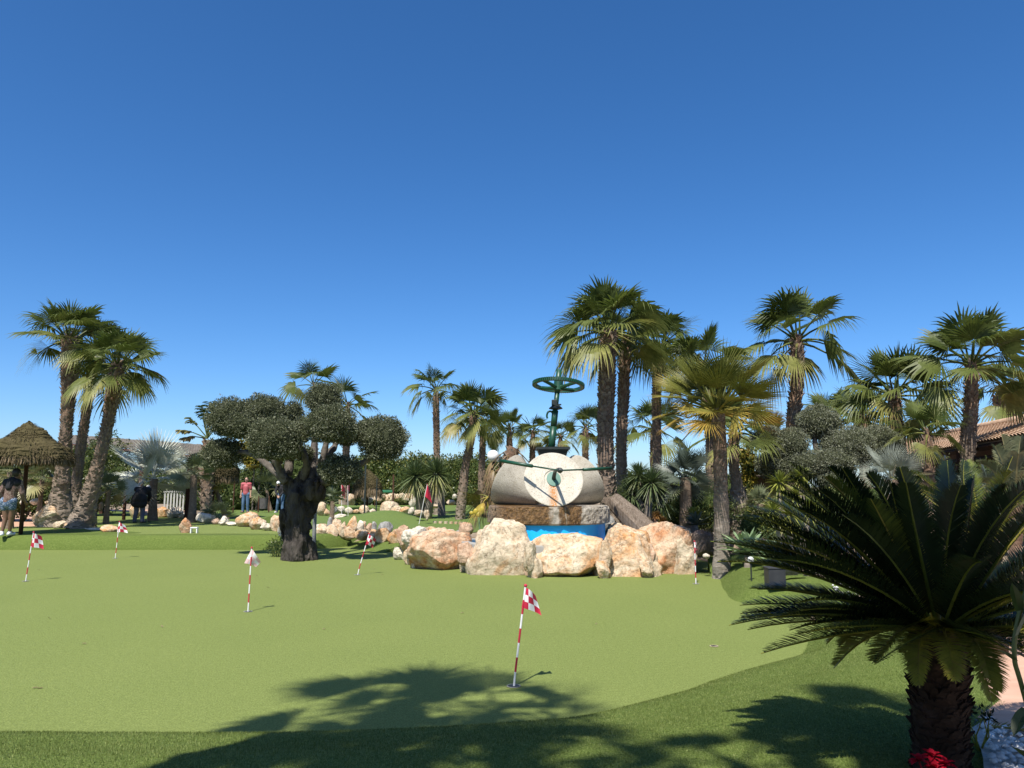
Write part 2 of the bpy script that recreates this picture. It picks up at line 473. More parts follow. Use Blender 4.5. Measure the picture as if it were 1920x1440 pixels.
def axis(a, b, fine0, fine1, fs, cs):
    out, t = [], a
    while t < b:
        out.append(t)
        d = 0 if fine0 <= t <= fine1 else min(abs(t - fine0), abs(t - fine1))
        t += fs + d * cs
    out.append(b)
    return out
xs = axis(-900, 900, -16, 18, 0.4, 0.25)
ys = axis(-300, 1500, -4, 46, 0.4, 0.25)
mb = MB()
nx, ny = len(xs), len(ys)
mb.add([(x, y, hgt(x, y) + 0.012 * noise.noise(Vector((x, y, 0)) * 0.9)) for y in ys for x in xs],
       [(j * nx + i, j * nx + i + 1, (j + 1) * nx + i + 1, (j + 1) * nx + i) for j in range(ny - 1) for i in range(nx - 1)])
tag(mb.build('ground', MT['soil'], smooth=True), 'bare sandy garden soil between the greens and beds', kind='structure')

# main putting green: one flat sheet, banks and beds stand on its margins
mb = MB()
gx, gy = np.linspace(-34, 5.6, 60), np.linspace(3.6, 23.2, 36)
mb.add([(x, y, 0.0) for y in gy for x in gx],
       [(j * 60 + i, j * 60 + i + 1, (j + 1) * 60 + i + 1, (j + 1) * 60 + i) for j in range(35) for i in range(59)])
tag(mb.build('putting_green', MT['green']), 'pale green short putting turf in the middle', kind='structure')

def in_poly(x, y, poly):
    c = False
    for i in range(len(poly)):
        x1, y1 = poly[i - 1]; x2, y2 = poly[i]
        if (y1 > y) != (y2 > y) and x < (x2 - x1) * (y - y1) / (y2 - y1) + x1: c = not c
    return c

def smooth_poly(pts, n=6, closed=True):
    out, m = [], len(pts)
    rng_ = range(m) if closed else range(m - 1)
    for i in rng_:
        g = lambda k: Vector(pts[k % m] if closed else pts[min(max(k, 0), m - 1)])
        p0, p1, p2, p3 = g(i - 1), g(i), g(i + 1), g(i + 2)
        for k in range(n):
            t = k / n
            out.append(0.5 * ((2 * p1) + (p2 - p0) * t + (2 * p0 - 5 * p1 + 4 * p2 - p3) * t * t + (3 * p1 - p0 - 3 * p2 + p3) * t ** 3))
    if not closed: out.append(Vector(pts[-1]))
    return out

def patch(name, poly, z, mat, res=0.3, bumps=(), skirt=0.3, edge=0.0, label=None, sm=True):
    """ground sheet clipped to an outline; bumps are soft mounds (x, y, rx, ry, h)"""
    pl = [Vector((p[0], p[1])) for p in poly]
    if sm: pl = smooth_poly(pl, 5)
    P2 = [(p.x, p.y) for p in pl]
    x0, x1 = min(p[0] for p in P2), max(p[0] for p in P2)
    y0, y1 = min(p[1] for p in P2), max(p[1] for p in P2)
    inner = []
    E = [(Vector(P2[i - 1]), Vector(P2[i])) for i in range(len(P2))]
    def dist(q):
        best = 1e9
        for a, b in E:
            t = max(0, min(1, (q - a).dot(b - a) / max(1e-9, (b - a).length_squared)))
            best = min(best, (a + (b - a) * t - q).length)
        return best
    yy = y0
    while yy < y1:
        xx = x0
        while xx < x1:
            q = Vector((xx + random.uniform(-.1, .1) * res, yy + random.uniform(-.1, .1) * res))
            if in_poly(q.x, q.y, P2) and dist(q) > res * 0.35: inner.append(q)
            xx += res
        yy += res
    vin = [Vector(p) for p in P2] + inner
    n = len(P2)
    vs, ed, fs, _, _, _ = delaunay_2d_cdt(vin, [], [list(range(n))], 1, 1e-5)
    def zz(q):
        h = z
        for (bx, by, rx, ry, bh) in bumps:
            h += bh * math.exp(-(((q.x - bx) / rx) ** 2 + ((q.y - by) / ry) ** 2))
        if edge: h -= edge * (1 - S(0, 0.35, dist(q)))
        return h
    mb = MB()
    V = [(q.x, q.y, zz(q)) for q in vs]
    mb.add(V, [list(f) for f in fs])
    ring = [(p[0], p[1]) for p in P2]
    top = [(x, y, zz(Vector((x, y)))) for x, y in ring]
    bot = [(x, y, z - skirt) for x, y in ring]
    mb.add(top + bot, [(i, (i + 1) % n, n + (i + 1) % n, n + i) for i in range(n)])
    o = mb.build(name, mat, smooth=True)
    return tag(o, label, kind='structure')

def gp(pts, z): return [tuple(G(x, y, z)[:2]) for x, y in pts]

def bank(name, crest, z, mat, foot=0.6, back=0.8, zb=None, label=None, footz=-0.03, rag=0.02, steep=False, lip=0.0):
    """a rounded turf bank swept along its crest (green on its left-hand side when walking along it)"""
    pl = smooth_poly([Vector((p[0], p[1])) for p in crest], 6, closed=False)
    zs = z if isinstance(z, (list, tuple)) else [z] * len(crest)
    zz = np.interp(np.linspace(0, 1, len(pl)), np.linspace(0, 1, len(zs)), zs)
    bk = back if isinstance(back, (list, tuple)) else [back] * len(crest)
    bb = np.interp(np.linspace(0, 1, len(pl)), np.linspace(0, 1, len(bk)), bk)
    ft = foot if isinstance(foot, (list, tuple)) else [foot] * len(crest)
    ff = np.interp(np.linspace(0, 1, len(pl)), np.linspace(0, 1, len(ft)), ft)
    us = [0, .06, .15, .3, .45, .6, .72, .84, .93, 1.0]
    rows = []
    for i, p in enumerate(pl):
        d = (pl[min(i + 1, len(pl) - 1)] - pl[max(i - 1, 0)]).normalized()
        nrm = Vector((-d.y, d.x))
        row = []
        wob = 1 + rag * 4 * noise.noise(Vector((p.x * .8, p.y * .8, 3)))
        for u in us:                        # from the foot up to the crest
            s = math.sin(u * PI / 2) ** (0.75 if steep else 1.15)
            q = p + nrm * ff[i] * wob * (1 - u)
            row.append((q.x, q.y, footz + (zz[i] - lip * .45 - footz) * s))
        nb = max(3, int(max(bb) / 0.25))
        zb_ = zz[i] if zb is None else zb
        for k in range(1, nb + 1):
            t = k / nb
            q = p - nrm * bb[i] * t
            row.append((q.x, q.y, zz[i] + (zb_ - zz[i]) * S(0, 1, t) + lip * (S(0, .55, bb[i] * t) * (1 - S(1.0, 2.0, bb[i] * t)) - .45)))
        q = p - nrm * (bb[i] + 0.03)
        row.append((q.x, q.y, zb_ - 0.35))
        rows.append(row)
    m = len(rows[0])
    mb = MB()
    mb.add([v for r in rows for v in r], [(i * m + k, (i + 1) * m + k, (i + 1) * m + k + 1, i * m + k + 1) for i in range(len(rows) - 1) for k in range(m - 1)])
    # rounded closed ends
    for r in (rows[0], rows[-1]):
        mb.add(list(r) + [(r[-1][0], r[-1][1], -0.3), (r[0][0], r[0][1], -0.3)], [tuple(range(m + 2))])
    o = mb.build(name, mat, smooth=True)
    return tag(o, label, kind='structure'), rows

# bank between the viewer and the green, bending round into the right-hand bank
ZF = 0.30
cr = [(-10, 4.55)] + gp([(-200, 1374), (150, 1375), (450, 1375), (760, 1366), (1000, 1352), (1130, 1340), (1250, 1316), (1400, 1276), (1490, 1244)], ZF)
cr += [(3.45, 7.4), (3.95, 8.8), (4.45, 10.2)]
cr += gp([(1500, 1095), (1430, 1090), (1412, 1075), (1385, 1052), (1330, 1049)], 0.28)
nf = len(cr)
bk = [2.6] * 8 + [2.5, 1.35, 0.8, 0.7, 0.7] + [0.7] * (nf - 13)
ft = [0.85] * 9 + [0.9, 0.8, 0.55, 0.5] + [0.5] * (nf - 13)
zs_ = [ZF] * (nf - 5) + [.27, .27, .30, .31, .22]
front_bank, FROWS = bank('front_bank', cr, zs_, MT['turf'], ft, bk, lip=.09, label='dark longer turf bank along the near edge of the green')

ZU = 0.37
# far left bank and its upper green
crl = [(-34, 21.0), (-20, 20.95), (-14, 20.9), (-9, 20.95), (-6.4, 21.0), (-5.45, 21.35), (-4.9, 22.1)]
bank('far_bank', crl[::-1], ZU, MT['turf'], 0.34, 0.5, label='steep turf bank at the far left of the green', steep=True)
patch('upper_green', gp([(-300, 1001), (100, 1001), (230, 1002), (420, 1001), (590, 1001), (600, 996), (540, 990), (480, 988), (420, 983), (350, 972), (300, 968), (240, 964), (190, 963), (150, 972), (120, 985), (-300, 995)], ZU), ZU + .008, MT['green'], 0.5, label='raised pale green lane behind the far bank')
patch('turf_fringe', gp([(228, 999), (130, 997), (105, 990), (118, 975), (150, 965), (190, 959), (240, 960), (240, 965), (196, 966), (165, 973), (150, 983), (160, 992)], ZU), ZU + .02, MT['turf'], 0.4, label='dark turf fringe curling round the raised lane')
patch('turf_strip', gp([(-300, 1001.5), (220, 1001.5), (225, 996), (110, 992), (40, 999), (-300, 1002)], ZU), ZU + .014, MT['turf'], 0.5, label='dark turf strip beside the thatched parasol')
patch('paved_path', gp([(-300, 995), (60, 1000), (110, 990), (135, 974), (170, 962), (245, 960), (330, 960), (330, 956), (150, 955), (60, 960), (-300, 965)], ZU), ZU + .002, simple('stamped pink paving', (0.42, 0.24, 0.15), (0.52, 0.33, 0.22), 3, 0.85, bmp=0.3, bscale=12), 0.7, label='pinkish paved path under the palms')
# right-hand paving and pebbles
PAVE = simple('stamped terracotta paving', (0.44, 0.255, 0.17), (0.56, 0.36, 0.25), 2.2, 0.8, bmp=0.4, bscale=7, aniso=(1, 3, 1))
patch('paved_walk', gp([(1800, 1322), (1860, 1352), (1920, 1388), (2100, 1480), (2500, 1300), (2400, 1120), (2000, 1095), (1850, 1105), (1740, 1130), (1735, 1200)], .31), 0.314, PAVE, 0.5, label='terracotta paved walk at the right')
# middle lanes with mounds
b1 = G(478, 966, .5); b2 = G(530, 972, .6)
patch('middle_lane', gp([(380, 968), (430, 952), (520, 947), (640, 950), (680, 960), (700, 985), (640, 998), (570, 1000), (520, 990), (440, 985)], .33), 0.36, MT['turf2'], 0.45,
      [(b1.x - 1.2, b1.y + 3, 3, 2.5, .14), (b2.x, b2.y - 1, 1.0, 2.2, .42), (G(640, 990, .4).x, G(640, 990, .4).y, .8, 1.0, .28)], edge=0.05, label='mounded turf lane behind the stone edging')
patch('far_lane', gp([(590, 1000), (650, 960), (720, 968), (800, 966), (930, 948), (1000, 948), (1000, 985), (930, 994), (840, 1001), (740, 1001), (640, 1003)], .30), 0.36, MT['turf2'], 0.4,
      [(G(690, 975, .4).x, G(690, 975, .4).y, 1.6, 2.0, .22), (G(735, 975, .4).x, G(735, 975, .4).y, 1.0, 2.5, .25), (G(880, 975, .4).x, G(880, 975, .4).y + 2, 1.6, 3, .22)], edge=0.05, label='mounded turf lane behind the fountain rocks')
patch('distant_lane', gp([(610, 965), (660, 940), (720, 938), (800, 940), (930, 938), (930, 948), (800, 962), (700, 964)], .32), 0.37, MT['turf2'], 0.8,
      [(-9, 37, 2.0, 2.5, .4), (-5.5, 36, 2, 3, .45), (-12, 39, 3, 3, .3)], edge=0.05, label='far turf mounds before the hedge')
crs = gp([(592, 1006), (640, 1007), (690, 1012), (740, 1019), (775, 1024)], .12)
bank('turf_slope', crs[::-1], 0.20, MT['turf'], 1.0, 0.5, zb=.12, label='low turf slope in front of the stone edging')

# longer turf fibres on the near bank
def blades(rows, keep, n, L, wd):
    rr = np.array([[v for v in r[:-1]] for r in rows])        # I x K x 3
    A, B, C, D = rr[:-1, :-1], rr[1:, :-1], rr[:-1, 1:], rr[1:, 1:]
    ar = np.linalg.norm(np.cross(B - A, C - A), axis=-1)
    cen = (A + B + C + D) / 4
    dd = np.hypot(cen[..., 0], cen[..., 1])
    wgt = ar * keep(cen[..., 0], cen[..., 1]) / np.maximum(dd, 3) ** 1.0
    wgt = (wgt / wgt.sum()).ravel()
    idx = rng.choice(len(wgt), n, p=wgt)
    u, v = rng.random((n, 1)), rng.random((n, 1))
    f = lambda a: a.reshape(-1, 3)[idx]
    p = f(A) * (1 - u) * (1 - v) + f(B) * u * (1 - v) + f(C) * (1 - u) * v + f(D) * u * v
    az = rng.random(n) * 2 * PI
    tl = rng.random(n) * 0.9
    ln = L * (0.6 + 0.7 * rng.random(n))
    sd = np.stack([np.cos(az), np.sin(az), az * 0], 1) * wd
    az2 = rng.random(n) * 2 * PI
    tip = p + np.stack([np.cos(az2) * np.sin(tl), np.sin(az2) * np.sin(tl), np.cos(tl)], 1) * ln[:, None]
    p = p - np.array([0, 0, .004])
    V = np.stack([p - sd, p + sd, tip], 1).reshape(-1, 3)
    fc = np.arange(3 * n).reshape(-1, 3)
    return V, fc, np.repeat(np.clip(rng.normal(.45, .28, n), 0, 1), 3)
mb = MB()
V, fc, ag = blades(FROWS, lambda x, y: ((y > 2.9) & (y < 16) & (np.abs(x) < 0.75 * y + 0.8) & ~((x > 1.9) & (y < 3.6))).astype(float), 260000, 0.0135, 0.0017)
mb.add(V, fc, 0, ag)
tag(mb.build('grass', MT['blade']), 'short turf fibres standing on the near bank', 'grass', kind='stuff')

# white pebbles under the cycad
PW = gp([(1800, 1322), (1860, 1352), (1920, 1388), (2100, 1480), (2500, 1300), (2400, 1120), (2000, 1095), (1850, 1105), (1740, 1130), (1735, 1200)], .31)
mb = MB()
n = 4200
base = np.array([(0, 0, 1), (1, 0, 0), (0, 1, 0), (-1, 0, 0), (0, -1, 0), (0, 0, -1)], float)
oct_f = np.array([(0, 1, 2), (0, 2, 3), (0, 3, 4), (0, 4, 1), (5, 2, 1), (5, 3, 2), (5, 4, 3), (5, 1, 4)])
for k in range(n):
    if k < 3300: x, y = random.uniform(1.9, 4.3), random.uniform(2.3, 4.7)
    else: x, y = random.uniform(4.3, 7.5), random.uniform(8.8, 12.5)
    if k < 3300 and in_poly(x, y, PW): continue
    if k < 3300 and (x < 2.15 + max(0, (y - 3.5)) * .55): continue
    s = random.uniform(.014, .032)
    q = base * np.array([s * random.uniform(.9, 1.4), s * random.uniform(.7, 1.1), s * .65]) * rng.uniform(.8, 1.2, (6, 1))
    a = random.random() * PI
    c_, s_ = math.cos(a), math.sin(a)
    q = np.stack([q[:, 0] * c_ - q[:, 1] * s_, q[:, 0] * s_ + q[:, 1] * c_, q[:, 2]], 1)
    zz_ = 0.33 if k < 3300 else hgt(x, y) + .02
    mb.add(q + np.array([x, y, zz_]), oct_f)
peb = mb.build('pebbles', simple('white pebble', (0.55, 0.54, 0.52), (0.75, 0.74, 0.72), 6, 0.7), smooth=True)
tag(peb, 'white pebbles spread round the foot of the cycad', 'pebbles', kind='stuff')
patch('pebble_bed', [(2.0, 2.2), (2.15, 3.5), (2.55, 4.3), (2.9, 5.2), (3.4, 5.6), (4.2, 5.0), (4.2, 2.4)], 0.309, simple('pale grit', (0.40, 0.38, 0.35), (0.6, 0.58, 0.54), 30, 0.9, bmp=.6, bscale=40), 0.4, label='pale grit bed beside the paved walk')
# ------------------------------------------------------------------ plant builders
UPV = np.array([0., 0., 1.])
def nrmv(a):
    a = np.asarray(a, float)
    return a / np.maximum(1e-9, np.linalg.norm(a, axis=-1, keepdims=True))

def fan_frond(mb, c, az, el, pet, blade, nl=24, droop=0.5, age=0.2, spread=105, sag=0.25, roll=0.0, mat=0, pmat=0, fuse=0.5, cup=0.12, prad=0.016, page=None):
    c = np.asarray(c, float)
    d = np.array([math.cos(el) * math.cos(az), math.cos(el) * math.sin(az), math.sin(el)])
    s = np.array([-math.sin(az), math.cos(az), 0.])
    pts = [c + d * pet * t - UPV * sag * pet * t * t for t in (0, .35, .7, 1.0)]
    tube(mb, [Vector(p) for p in pts], [prad * 1.4, prad, prad * .8, prad * .6], 4, pmat, False, age if page is None else page)
    dE = nrmv(d - UPV * 2 * sag * 0.8)
    nv = nrmv(np.cross(dE, s)); nv = nv if nv[2] > 0 or el > 1.3 else nv
    s2 = s * math.cos(roll) + nv * math.sin(roll)
    n2 = np.cross(dE, s2)
    if n2 @ UPV < 0: n2 = -n2
    th = np.radians(np.linspace(-spread, spread, nl)) + rng.normal(0, .012, nl)
    L = blade * (0.72 + 0.28 * np.cos(th * .8)) * rng.uniform(.9, 1.06, nl)
    dirs = np.cos(th)[:, None] * dE + np.sin(th)[:, None] * s2
    side = -np.sin(th)[:, None] * dE + np.cos(th)[:, None] * s2
    st = np.array([0.03, 0.28, fuse, 0.76, 1.0])
    half = math.radians(2 * spread / nl) * 0.5
    wd = np.array([0.03, .28, fuse, fuse * .50, 0.02]) * math.tan(half) * 1.06
    p0 = pts[-1]
    r = st[None, :] * L[:, None]
    pos = p0 + dirs[:, None, :] * r[..., None]
    pos = pos + n2 * (cup * blade * (np.sin(th) ** 2)[:, None] * st[None, :])[..., None]
    drp = droop * rng.uniform(.6, 1.4, nl)[:, None] * L[:, None] * (np.clip(st - fuse * .75, 0, 1) / (1 - fuse * .75))[None, :] ** 1.7 * .72
    # a tip that hangs stays about as long as it was
    pos = pos - dirs[:, None, :] * (drp * .35)[..., None] - UPV * drp[..., None]
    pos = pos - UPV * (0.10 * droop * blade * (st ** 2))[None, :, None]
    off = side[:, None, :] * (wd[None, :] * L[:, None])[..., None]
    plt = n2 * (wd[None, :] * L[:, None] * 0.55)[..., None]
    A, B = pos - off + plt, pos + off - plt
    V = np.stack([A, B], 2).reshape(-1, 3)
    k = np.arange(nl)[:, None] * 10 + np.arange(4)[None, :] * 2
    fc = np.stack([k, k + 1, k + 3, k + 2], -1).reshape(-1, 4)
    ag = np.tile(np.repeat(np.clip(age + np.array([0, 0, .0, .06, .16]) , 0, 1), 2), nl)
    mb.add(V, fc, mat, ag)

def strap_leaves(mb, c, dirs, L, W, droop, age, mat=0, fold=0.25, st=(0, .25, .55, .8, 1.0), prof=(.6, .95, 1.0, .62, .02)):
    """sword leaves from c along dirs (n x 3)"""
    dirs = nrmv(dirs); n = len(dirs)
    c = np.asarray(c, float)
    c = np.broadcast_to(c, (n, 3)) if c.ndim == 1 else c
    L = np.broadcast_to(L, (n,)); W = np.broadcast_to(W, (n,)); droop = np.broadcast_to(droop, (n,)); age = np.broadcast_to(age, (n,))
    st = np.array(st); prof = np.array(prof)
    side = nrmv(np.cross(dirs, UPV) + 1e-6)
    nn = nrmv(np.cross(side, dirs))
    pos = c[:, None, :] + dirs[:, None, :] * (st[None, :] * L[:, None])[..., None] - UPV * (droop[:, None] * L[:, None] * st[None, :] ** 2)[..., None]
    off = side[:, None, :] * (prof[None, :] * W[:, None] * .5)[..., None]
    up = nn[:, None, :] * (prof[None, :] * W[:, None] * fold)[..., None]
    V = np.stack([pos - off + up, pos, pos + off + up], 2).reshape(-1, 3)
    m = len(st)
    k = np.arange(n)[:, None] * (3 * m) + np.arange(m - 1)[None, :] * 3
    f1 = np.stack([k, k + 1, k + 4, k + 3], -1).reshape(-1, 4)
    f2 = np.stack([k + 1, k + 2, k + 5, k + 4], -1).reshape(-1, 4)
    mb.add(V, np.concatenate([f1, f2]), mat, np.repeat(age, 3 * m))

def sphere_dirs(n, el0, el1, jit=.15):
    i = np.arange(n) + .5
    el = np.radians(el0 + (el1 - el0) * (i / n)) + rng.normal(0, jit, n) * .5
    az = i * 2.39996 + rng.normal(0, jit, n)
    return np.stack([np.cos(el) * np.cos(az), np.cos(el) * np.sin(az), np.sin(el)], 1), el, az

def rosette(mb, c, n, L, W, el0=85, el1=-40, droop=.15, mat=0, a0=0.1, a1=0.55, fold=.25):
    d, el, az = sphere_dirs(n, el0, el1)
    t = np.linspace(0, 1, n)
    strap_leaves(mb, c, d, L * rng.uniform(.8, 1.1, n) * (0.75 + .25 * np.sin(np.clip(t * 2.2, 0, PI))), W, droop * rng.uniform(.5, 1.6, n), np.clip(a0 + (a1 - a0) * t ** 2 + rng.normal(0, .06, n), 0, 1), mat, fold)

def pinnate(mb, c, az, el, L, npair, leaf, width, sag, age, vee=0.5, mat=0, rmat=0, rad=.012, tipsag=0.0, twist=0.0, lean=0.5, ages=None, droopl=0.1):
    """feather frond: arching midrib, narrow leaflets on both sides"""
    c = np.asarray(c, float)
    d = np.array([math.cos(el) * math.cos(az), math.cos(el) * math.sin(az), math.sin(el)])
    s = np.array([-math.sin(az), math.cos(az), 0.])
    def at(t):
        t = np.asarray(t)[:, None]
        return c + d * L * t - UPV * (sag * L * t ** 2 + tipsag * L * t ** 4) + s * (twist * L * t ** 2)
    tt = np.linspace(0, 1, 9)
    cp = at(tt)
    tube(mb, [Vector(p) for p in cp], list(np.linspace(rad, rad * .25, 9)), 4, rmat, False, min(.9, age + .5))
    t = np.linspace(.10, .995, npair)
    t = np.clip(t + rng.normal(0, .2 / npair, npair), 0.05, 1)
    p = at(t)
    tg = nrmv(at(t + .01) - at(t - .01))
    side = nrmv(s - tg * (tg @ s)[:, None])
    nn = nrmv(np.cross(tg, side)); nn = np.where((nn[:, 2:3] < 0) & (abs(el) < 1.2), -nn, nn)
    for sg in (-1, 1):
        ln = leaf * (np.sin(np.clip(t * .93 + .09, 0, 1) * PI) ** .45) * rng.uniform(.88, 1.08, npair)
        dr = nrmv(side * sg + nn * vee + tg * (lean + .7 * t ** 3)[:, None] + rng.normal(0, .05, (npair, 3)))
        tip = p + dr * ln[:, None] - UPV * (droopl * ln)[:, None]
        mid = p + dr * (ln * .5)[:, None]
        wv = nrmv(np.cross(dr, nn)) * (width * .5)
        V = np.stack([p - wv * .6, p + wv * .6, mid + wv, mid - wv, tip], 1).reshape(-1, 3)
        k = np.arange(npair)[:, None] * 5
        ag = np.repeat(np.clip(age + rng.normal(0, .04, npair) + .08 * t, 0, 1), 5)
        mb.add(V, (k + np.array([0, 1, 2, 3])), mat, ag)
        mb.add(V, (k + np.array([3, 2, 4])), mat, ag)

def palm_trunk(mb, path, radii, boots=220, seed=0, bl=0.13, boot_from=0.0, sides=14, boot_age=1.0, age_lo=0.15):
    pts = smooth_poly([Vector(p) for p in path], 6, closed=False)
    n = len(pts)
    rt = np.interp(np.linspace(0, 1, n), [r[0] for r in radii], [r[1] for r in radii])
    cum = [0.0]
    for a, b in zip(pts, pts[1:]): cum.append(cum[-1] + (b - a).length)
    tot = cum[-1]
    m = max(12, int(tot / .16))
    tt = np.linspace(0, tot, m)
    X = np.stack([np.interp(tt, cum, [p[i] for p in pts]) for i in range(3)], 1)
    rr = np.interp(tt, cum, rt)
    rr = rr * (1 + 0.05 * np.sin(np.arange(m) * 1.9 + seed) + rng.normal(0, .02, m))
    ages = np.clip(age_lo + (boot_age - age_lo) * np.clip((np.linspace(0, 1, m) - boot_from) / max(.05, 1 - boot_from) * 1.5, 0, 1), 0, 1)
    tube(mb, [Vector(x) for x in X], list(rr), sides, 0, True, ages, rough=.16, seed=seed)
    if boots:
        V, Fc, A = [], [], []
        for k in range(boots):
            f = (k + .5) / boots
            if f < boot_from and random.random() > 0.4: continue
            l = f * tot
            p = np.array([np.interp(l, cum, [q[i] for q in pts]) for i in range(3)])
            r = float(np.interp(l, cum, rt))
            az = k * 2.39996 + random.uniform(-.3, .3)
            o = np.array([math.cos(az), math.sin(az), 0]); s = np.array([-math.sin(az), math.cos(az), 0])
            hb = bl * random.uniform(.6, 1.3) * (0.6 + 0.6 * f)
            wv = s * r * random.uniform(.20, .36)
            q = p + o * r * .93
            out = random.uniform(.30, .95)
            tip = q + o * hb * out + UPV * hb * random.uniform(.5, 1.0) + s * random.uniform(-.3, .3) * hb
            b = len(V)
            V += [q - wv - UPV * hb * .4, q + wv - UPV * hb * .4, tip + wv * .45, tip - wv * .45, q + UPV * hb * .35 - wv * .5, q + UPV * hb * .35 + wv * .5]
            Fc += [(b, b + 1, b + 2, b + 3), (b + 3, b + 2, b + 5, b + 4), (b, b + 3, b + 4), (b + 1, b + 5, b + 2)]
            a_ = float(np.interp(f, np.linspace(0, 1, m), ages)) * random.uniform(.35, 1.0)
            ti_ = a_ * random.choice([.05, .3, .8, 1.0])  # lighter boot tips imitate sunlit flecks in the colour
            A += [a_, a_, ti_, ti_, a_, a_]
        mb.add(np.array(V), Fc, 0, np.array(A))

def fan_palm(label, path, radii, Rr, n=30, nl=30, leaf='washing', trunk='ptrunk', el=(82, -50), droop=.44, dead=0, seed=1, boots=220, boot_from=0.0, pet=.47, bl=.13, cat='palm tree', group='fan palms', name='fan_palm', fuse=.48, spread=96, a0=.05, a1=.54, sag=.22, lift=.14, dens=.76, tall=.22, age_lo=.15):
    global rng
    rng = np.random.default_rng(seed * 13 + 5); random.seed(seed)
    path = [Vector(p) for p in path]
    path[-1].z += lift * Rr
    hub = Vector(path[-1])
    base = Vector(path[0])
    t = thing(name, base, label, cat, group)
    o = -np.array(base)
    mb = MB()
    rk = [(a, b * (.80 if trunk == 'ptrunk' else 1.0)) for a, b in radii]
    rk = [q for q in rk if q[0] < .93] + [(.93, float(np.interp(.93, [q[0] for q in rk], [q[1] for q in rk]))), (1.0, rk[-1][1] * .35)]
    palm_trunk(mb, [Vector(p) - base for p in path], rk, int(boots * 1.8), seed, bl * .62, boot_from, age_lo=age_lo)
    mb.build('trunk', MT[trunk], t)
    mb = MB()
    n = max(9, int(n * dens))
    for i in range(n):
        f = (i + .5) / n
        e = R(el[0] + (el[1] - el[0]) * f ** .9) + random.gauss(0, .10)
        a = i * 2.39996 + random.gauss(0, .22) + seed
        sc_ = random.uniform(.86, 1.10) * (0.82 + .18 * math.sin(min(1, f * 2) * PI / 2))
        age = a0 + (a1 - a0) * f ** 2.2 + random.gauss(0, .07)
        c = np.array(hub) + o - UPV * (f * .16 * Rr) + np.array([math.cos(a), math.sin(a), 0]) * radii[-1][1] * .6
        fan_frond(mb, c, a, e, Rr * pet * sc_ * (.72 + .38 * f) * (1 + tall * max(0, math.sin(e))), Rr * (.92 - pet * .62) * sc_ * (1 + tall * max(0, math.sin(e))), nl, droop * random.uniform(.5, 1.4) * (.5 + .8 * f), float(np.clip(age, 0, 1)), spread, sag * random.uniform(.5, 1.4) * (0.4 + f), random.gauss(0, .45), fuse=fuse, prad=.010 + .010 * Rr)
    mb.build('crown', MT[leaf], t)
    if dead:
        mb = MB()
        for i in range(dead):
            a = i * 2.39996
            e = R(random.uniform(-60, -84))
            c = np.array(hub) + o - UPV * random.uniform(.15, .75) * Rr + np.array([math.cos(a), math.sin(a), 0]) * radii[-1][1]
            fan_frond(mb, c, a, e, Rr * pet * .6, Rr * .55, 14, .9, random.uniform(.82, 1), 70, .1, random.gauss(0, .6), fuse=.35)
        mb.build('dead_skirt', MT[leaf], t)
    return t

def tp(base, top, D, D2=None, mid=None, down=0.0, z0=None):
    """trunk path from picture points"""
    D2 = D2 or D
    a = P(*base, D)
    if z0 is not None: a.z = z0
    pts = [a]
    if mid: pts += [P(m[0], m[1], D + (D2 - D) * .5) for m in mid]
    pts.append(P(*top, D2))
    return pts

def leaf_cloud(mb, c, rad, n, L, W, lump=.10, seed=0, a_mu=.4, a_sd=.25, lo=.86, flat_bottom=0.0, mat=0, out=.55):
    c = np.asarray(c, float); rad = np.asarray(rad, float)
    v = nrmv(rng.normal(size=(n, 3)))
    ph = rng.uniform(0, 6.28, 6)
    l = 1 + lump * (np.sin(v[:, 0] * 5 + ph[0]) * np.sin(v[:, 2] * 6 + ph[1]) + np.sin(v[:, 1] * 7 + ph[2]) * .7 + np.sin(v[:, 0] * 11 + v[:, 1] * 9 + ph[3]) * .5) * .6
    rr = (lo + (1.04 - lo) * rng.random(n) ** .6) * l
    tall = rng.random(n) < .05
    rr = np.where(tall, rr * rng.uniform(1.0, 1.09, n), rr)
    q = v * rr[:, None]
    if flat_bottom: q[:, 2] = np.where(q[:, 2] < -flat_bottom, -flat_bottom + (q[:, 2] + flat_bottom) * .25, q[:, 2])
    p = c + q * rad
    d = nrmv(v * out + rng.normal(size=(n, 3)) * .6 + UPV * .15)
    s = nrmv(np.cross(d, rng.normal(size=(n, 3))))
    ln = L * rng.uniform(.6, 1.25, n)[:, None]
    wv = s * (W * .5 * rng.uniform(.7, 1.2, n))[:, None]
    V = np.stack([p, p + d * ln * .45 - wv, p + d * ln, p + d * ln * .45 + wv], 1).reshape(-1, 3)
    fc = np.arange(4 * n).reshape(-1, 4)
    mb.add(V, fc, mat, np.repeat(np.clip(rng.normal(a_mu, a_sd, n), 0, 1), 4))
    return ph

def core(mb, c, rad, k=.86, sub=3, mat=1, seed=0, amp=.16, flat_bottom=0.0):
    bm = bmesh.new()
    bmesh.ops.create_icosphere(bm, subdivisions=sub, radius=1.0)
    vs = []
    for v in bm.verts:
        q = v.co * k * (1 + amp * noise.fractal(v.co * 2.3 + Vector((seed, 0, seed * .3)), .8, 2, 4))
        if flat_bottom and q.z < -flat_bottom: q.z = -flat_bottom + (q.z + flat_bottom) * .25
        vs.append((c[0] + q.x * rad[0], c[1] + q.y * rad[1], c[2] + q.z * rad[2]))
    bm.verts.index_update()
    mb.add(vs, [[v.index for v in f.verts] for f in bm.faces], mat)
    bm.free()

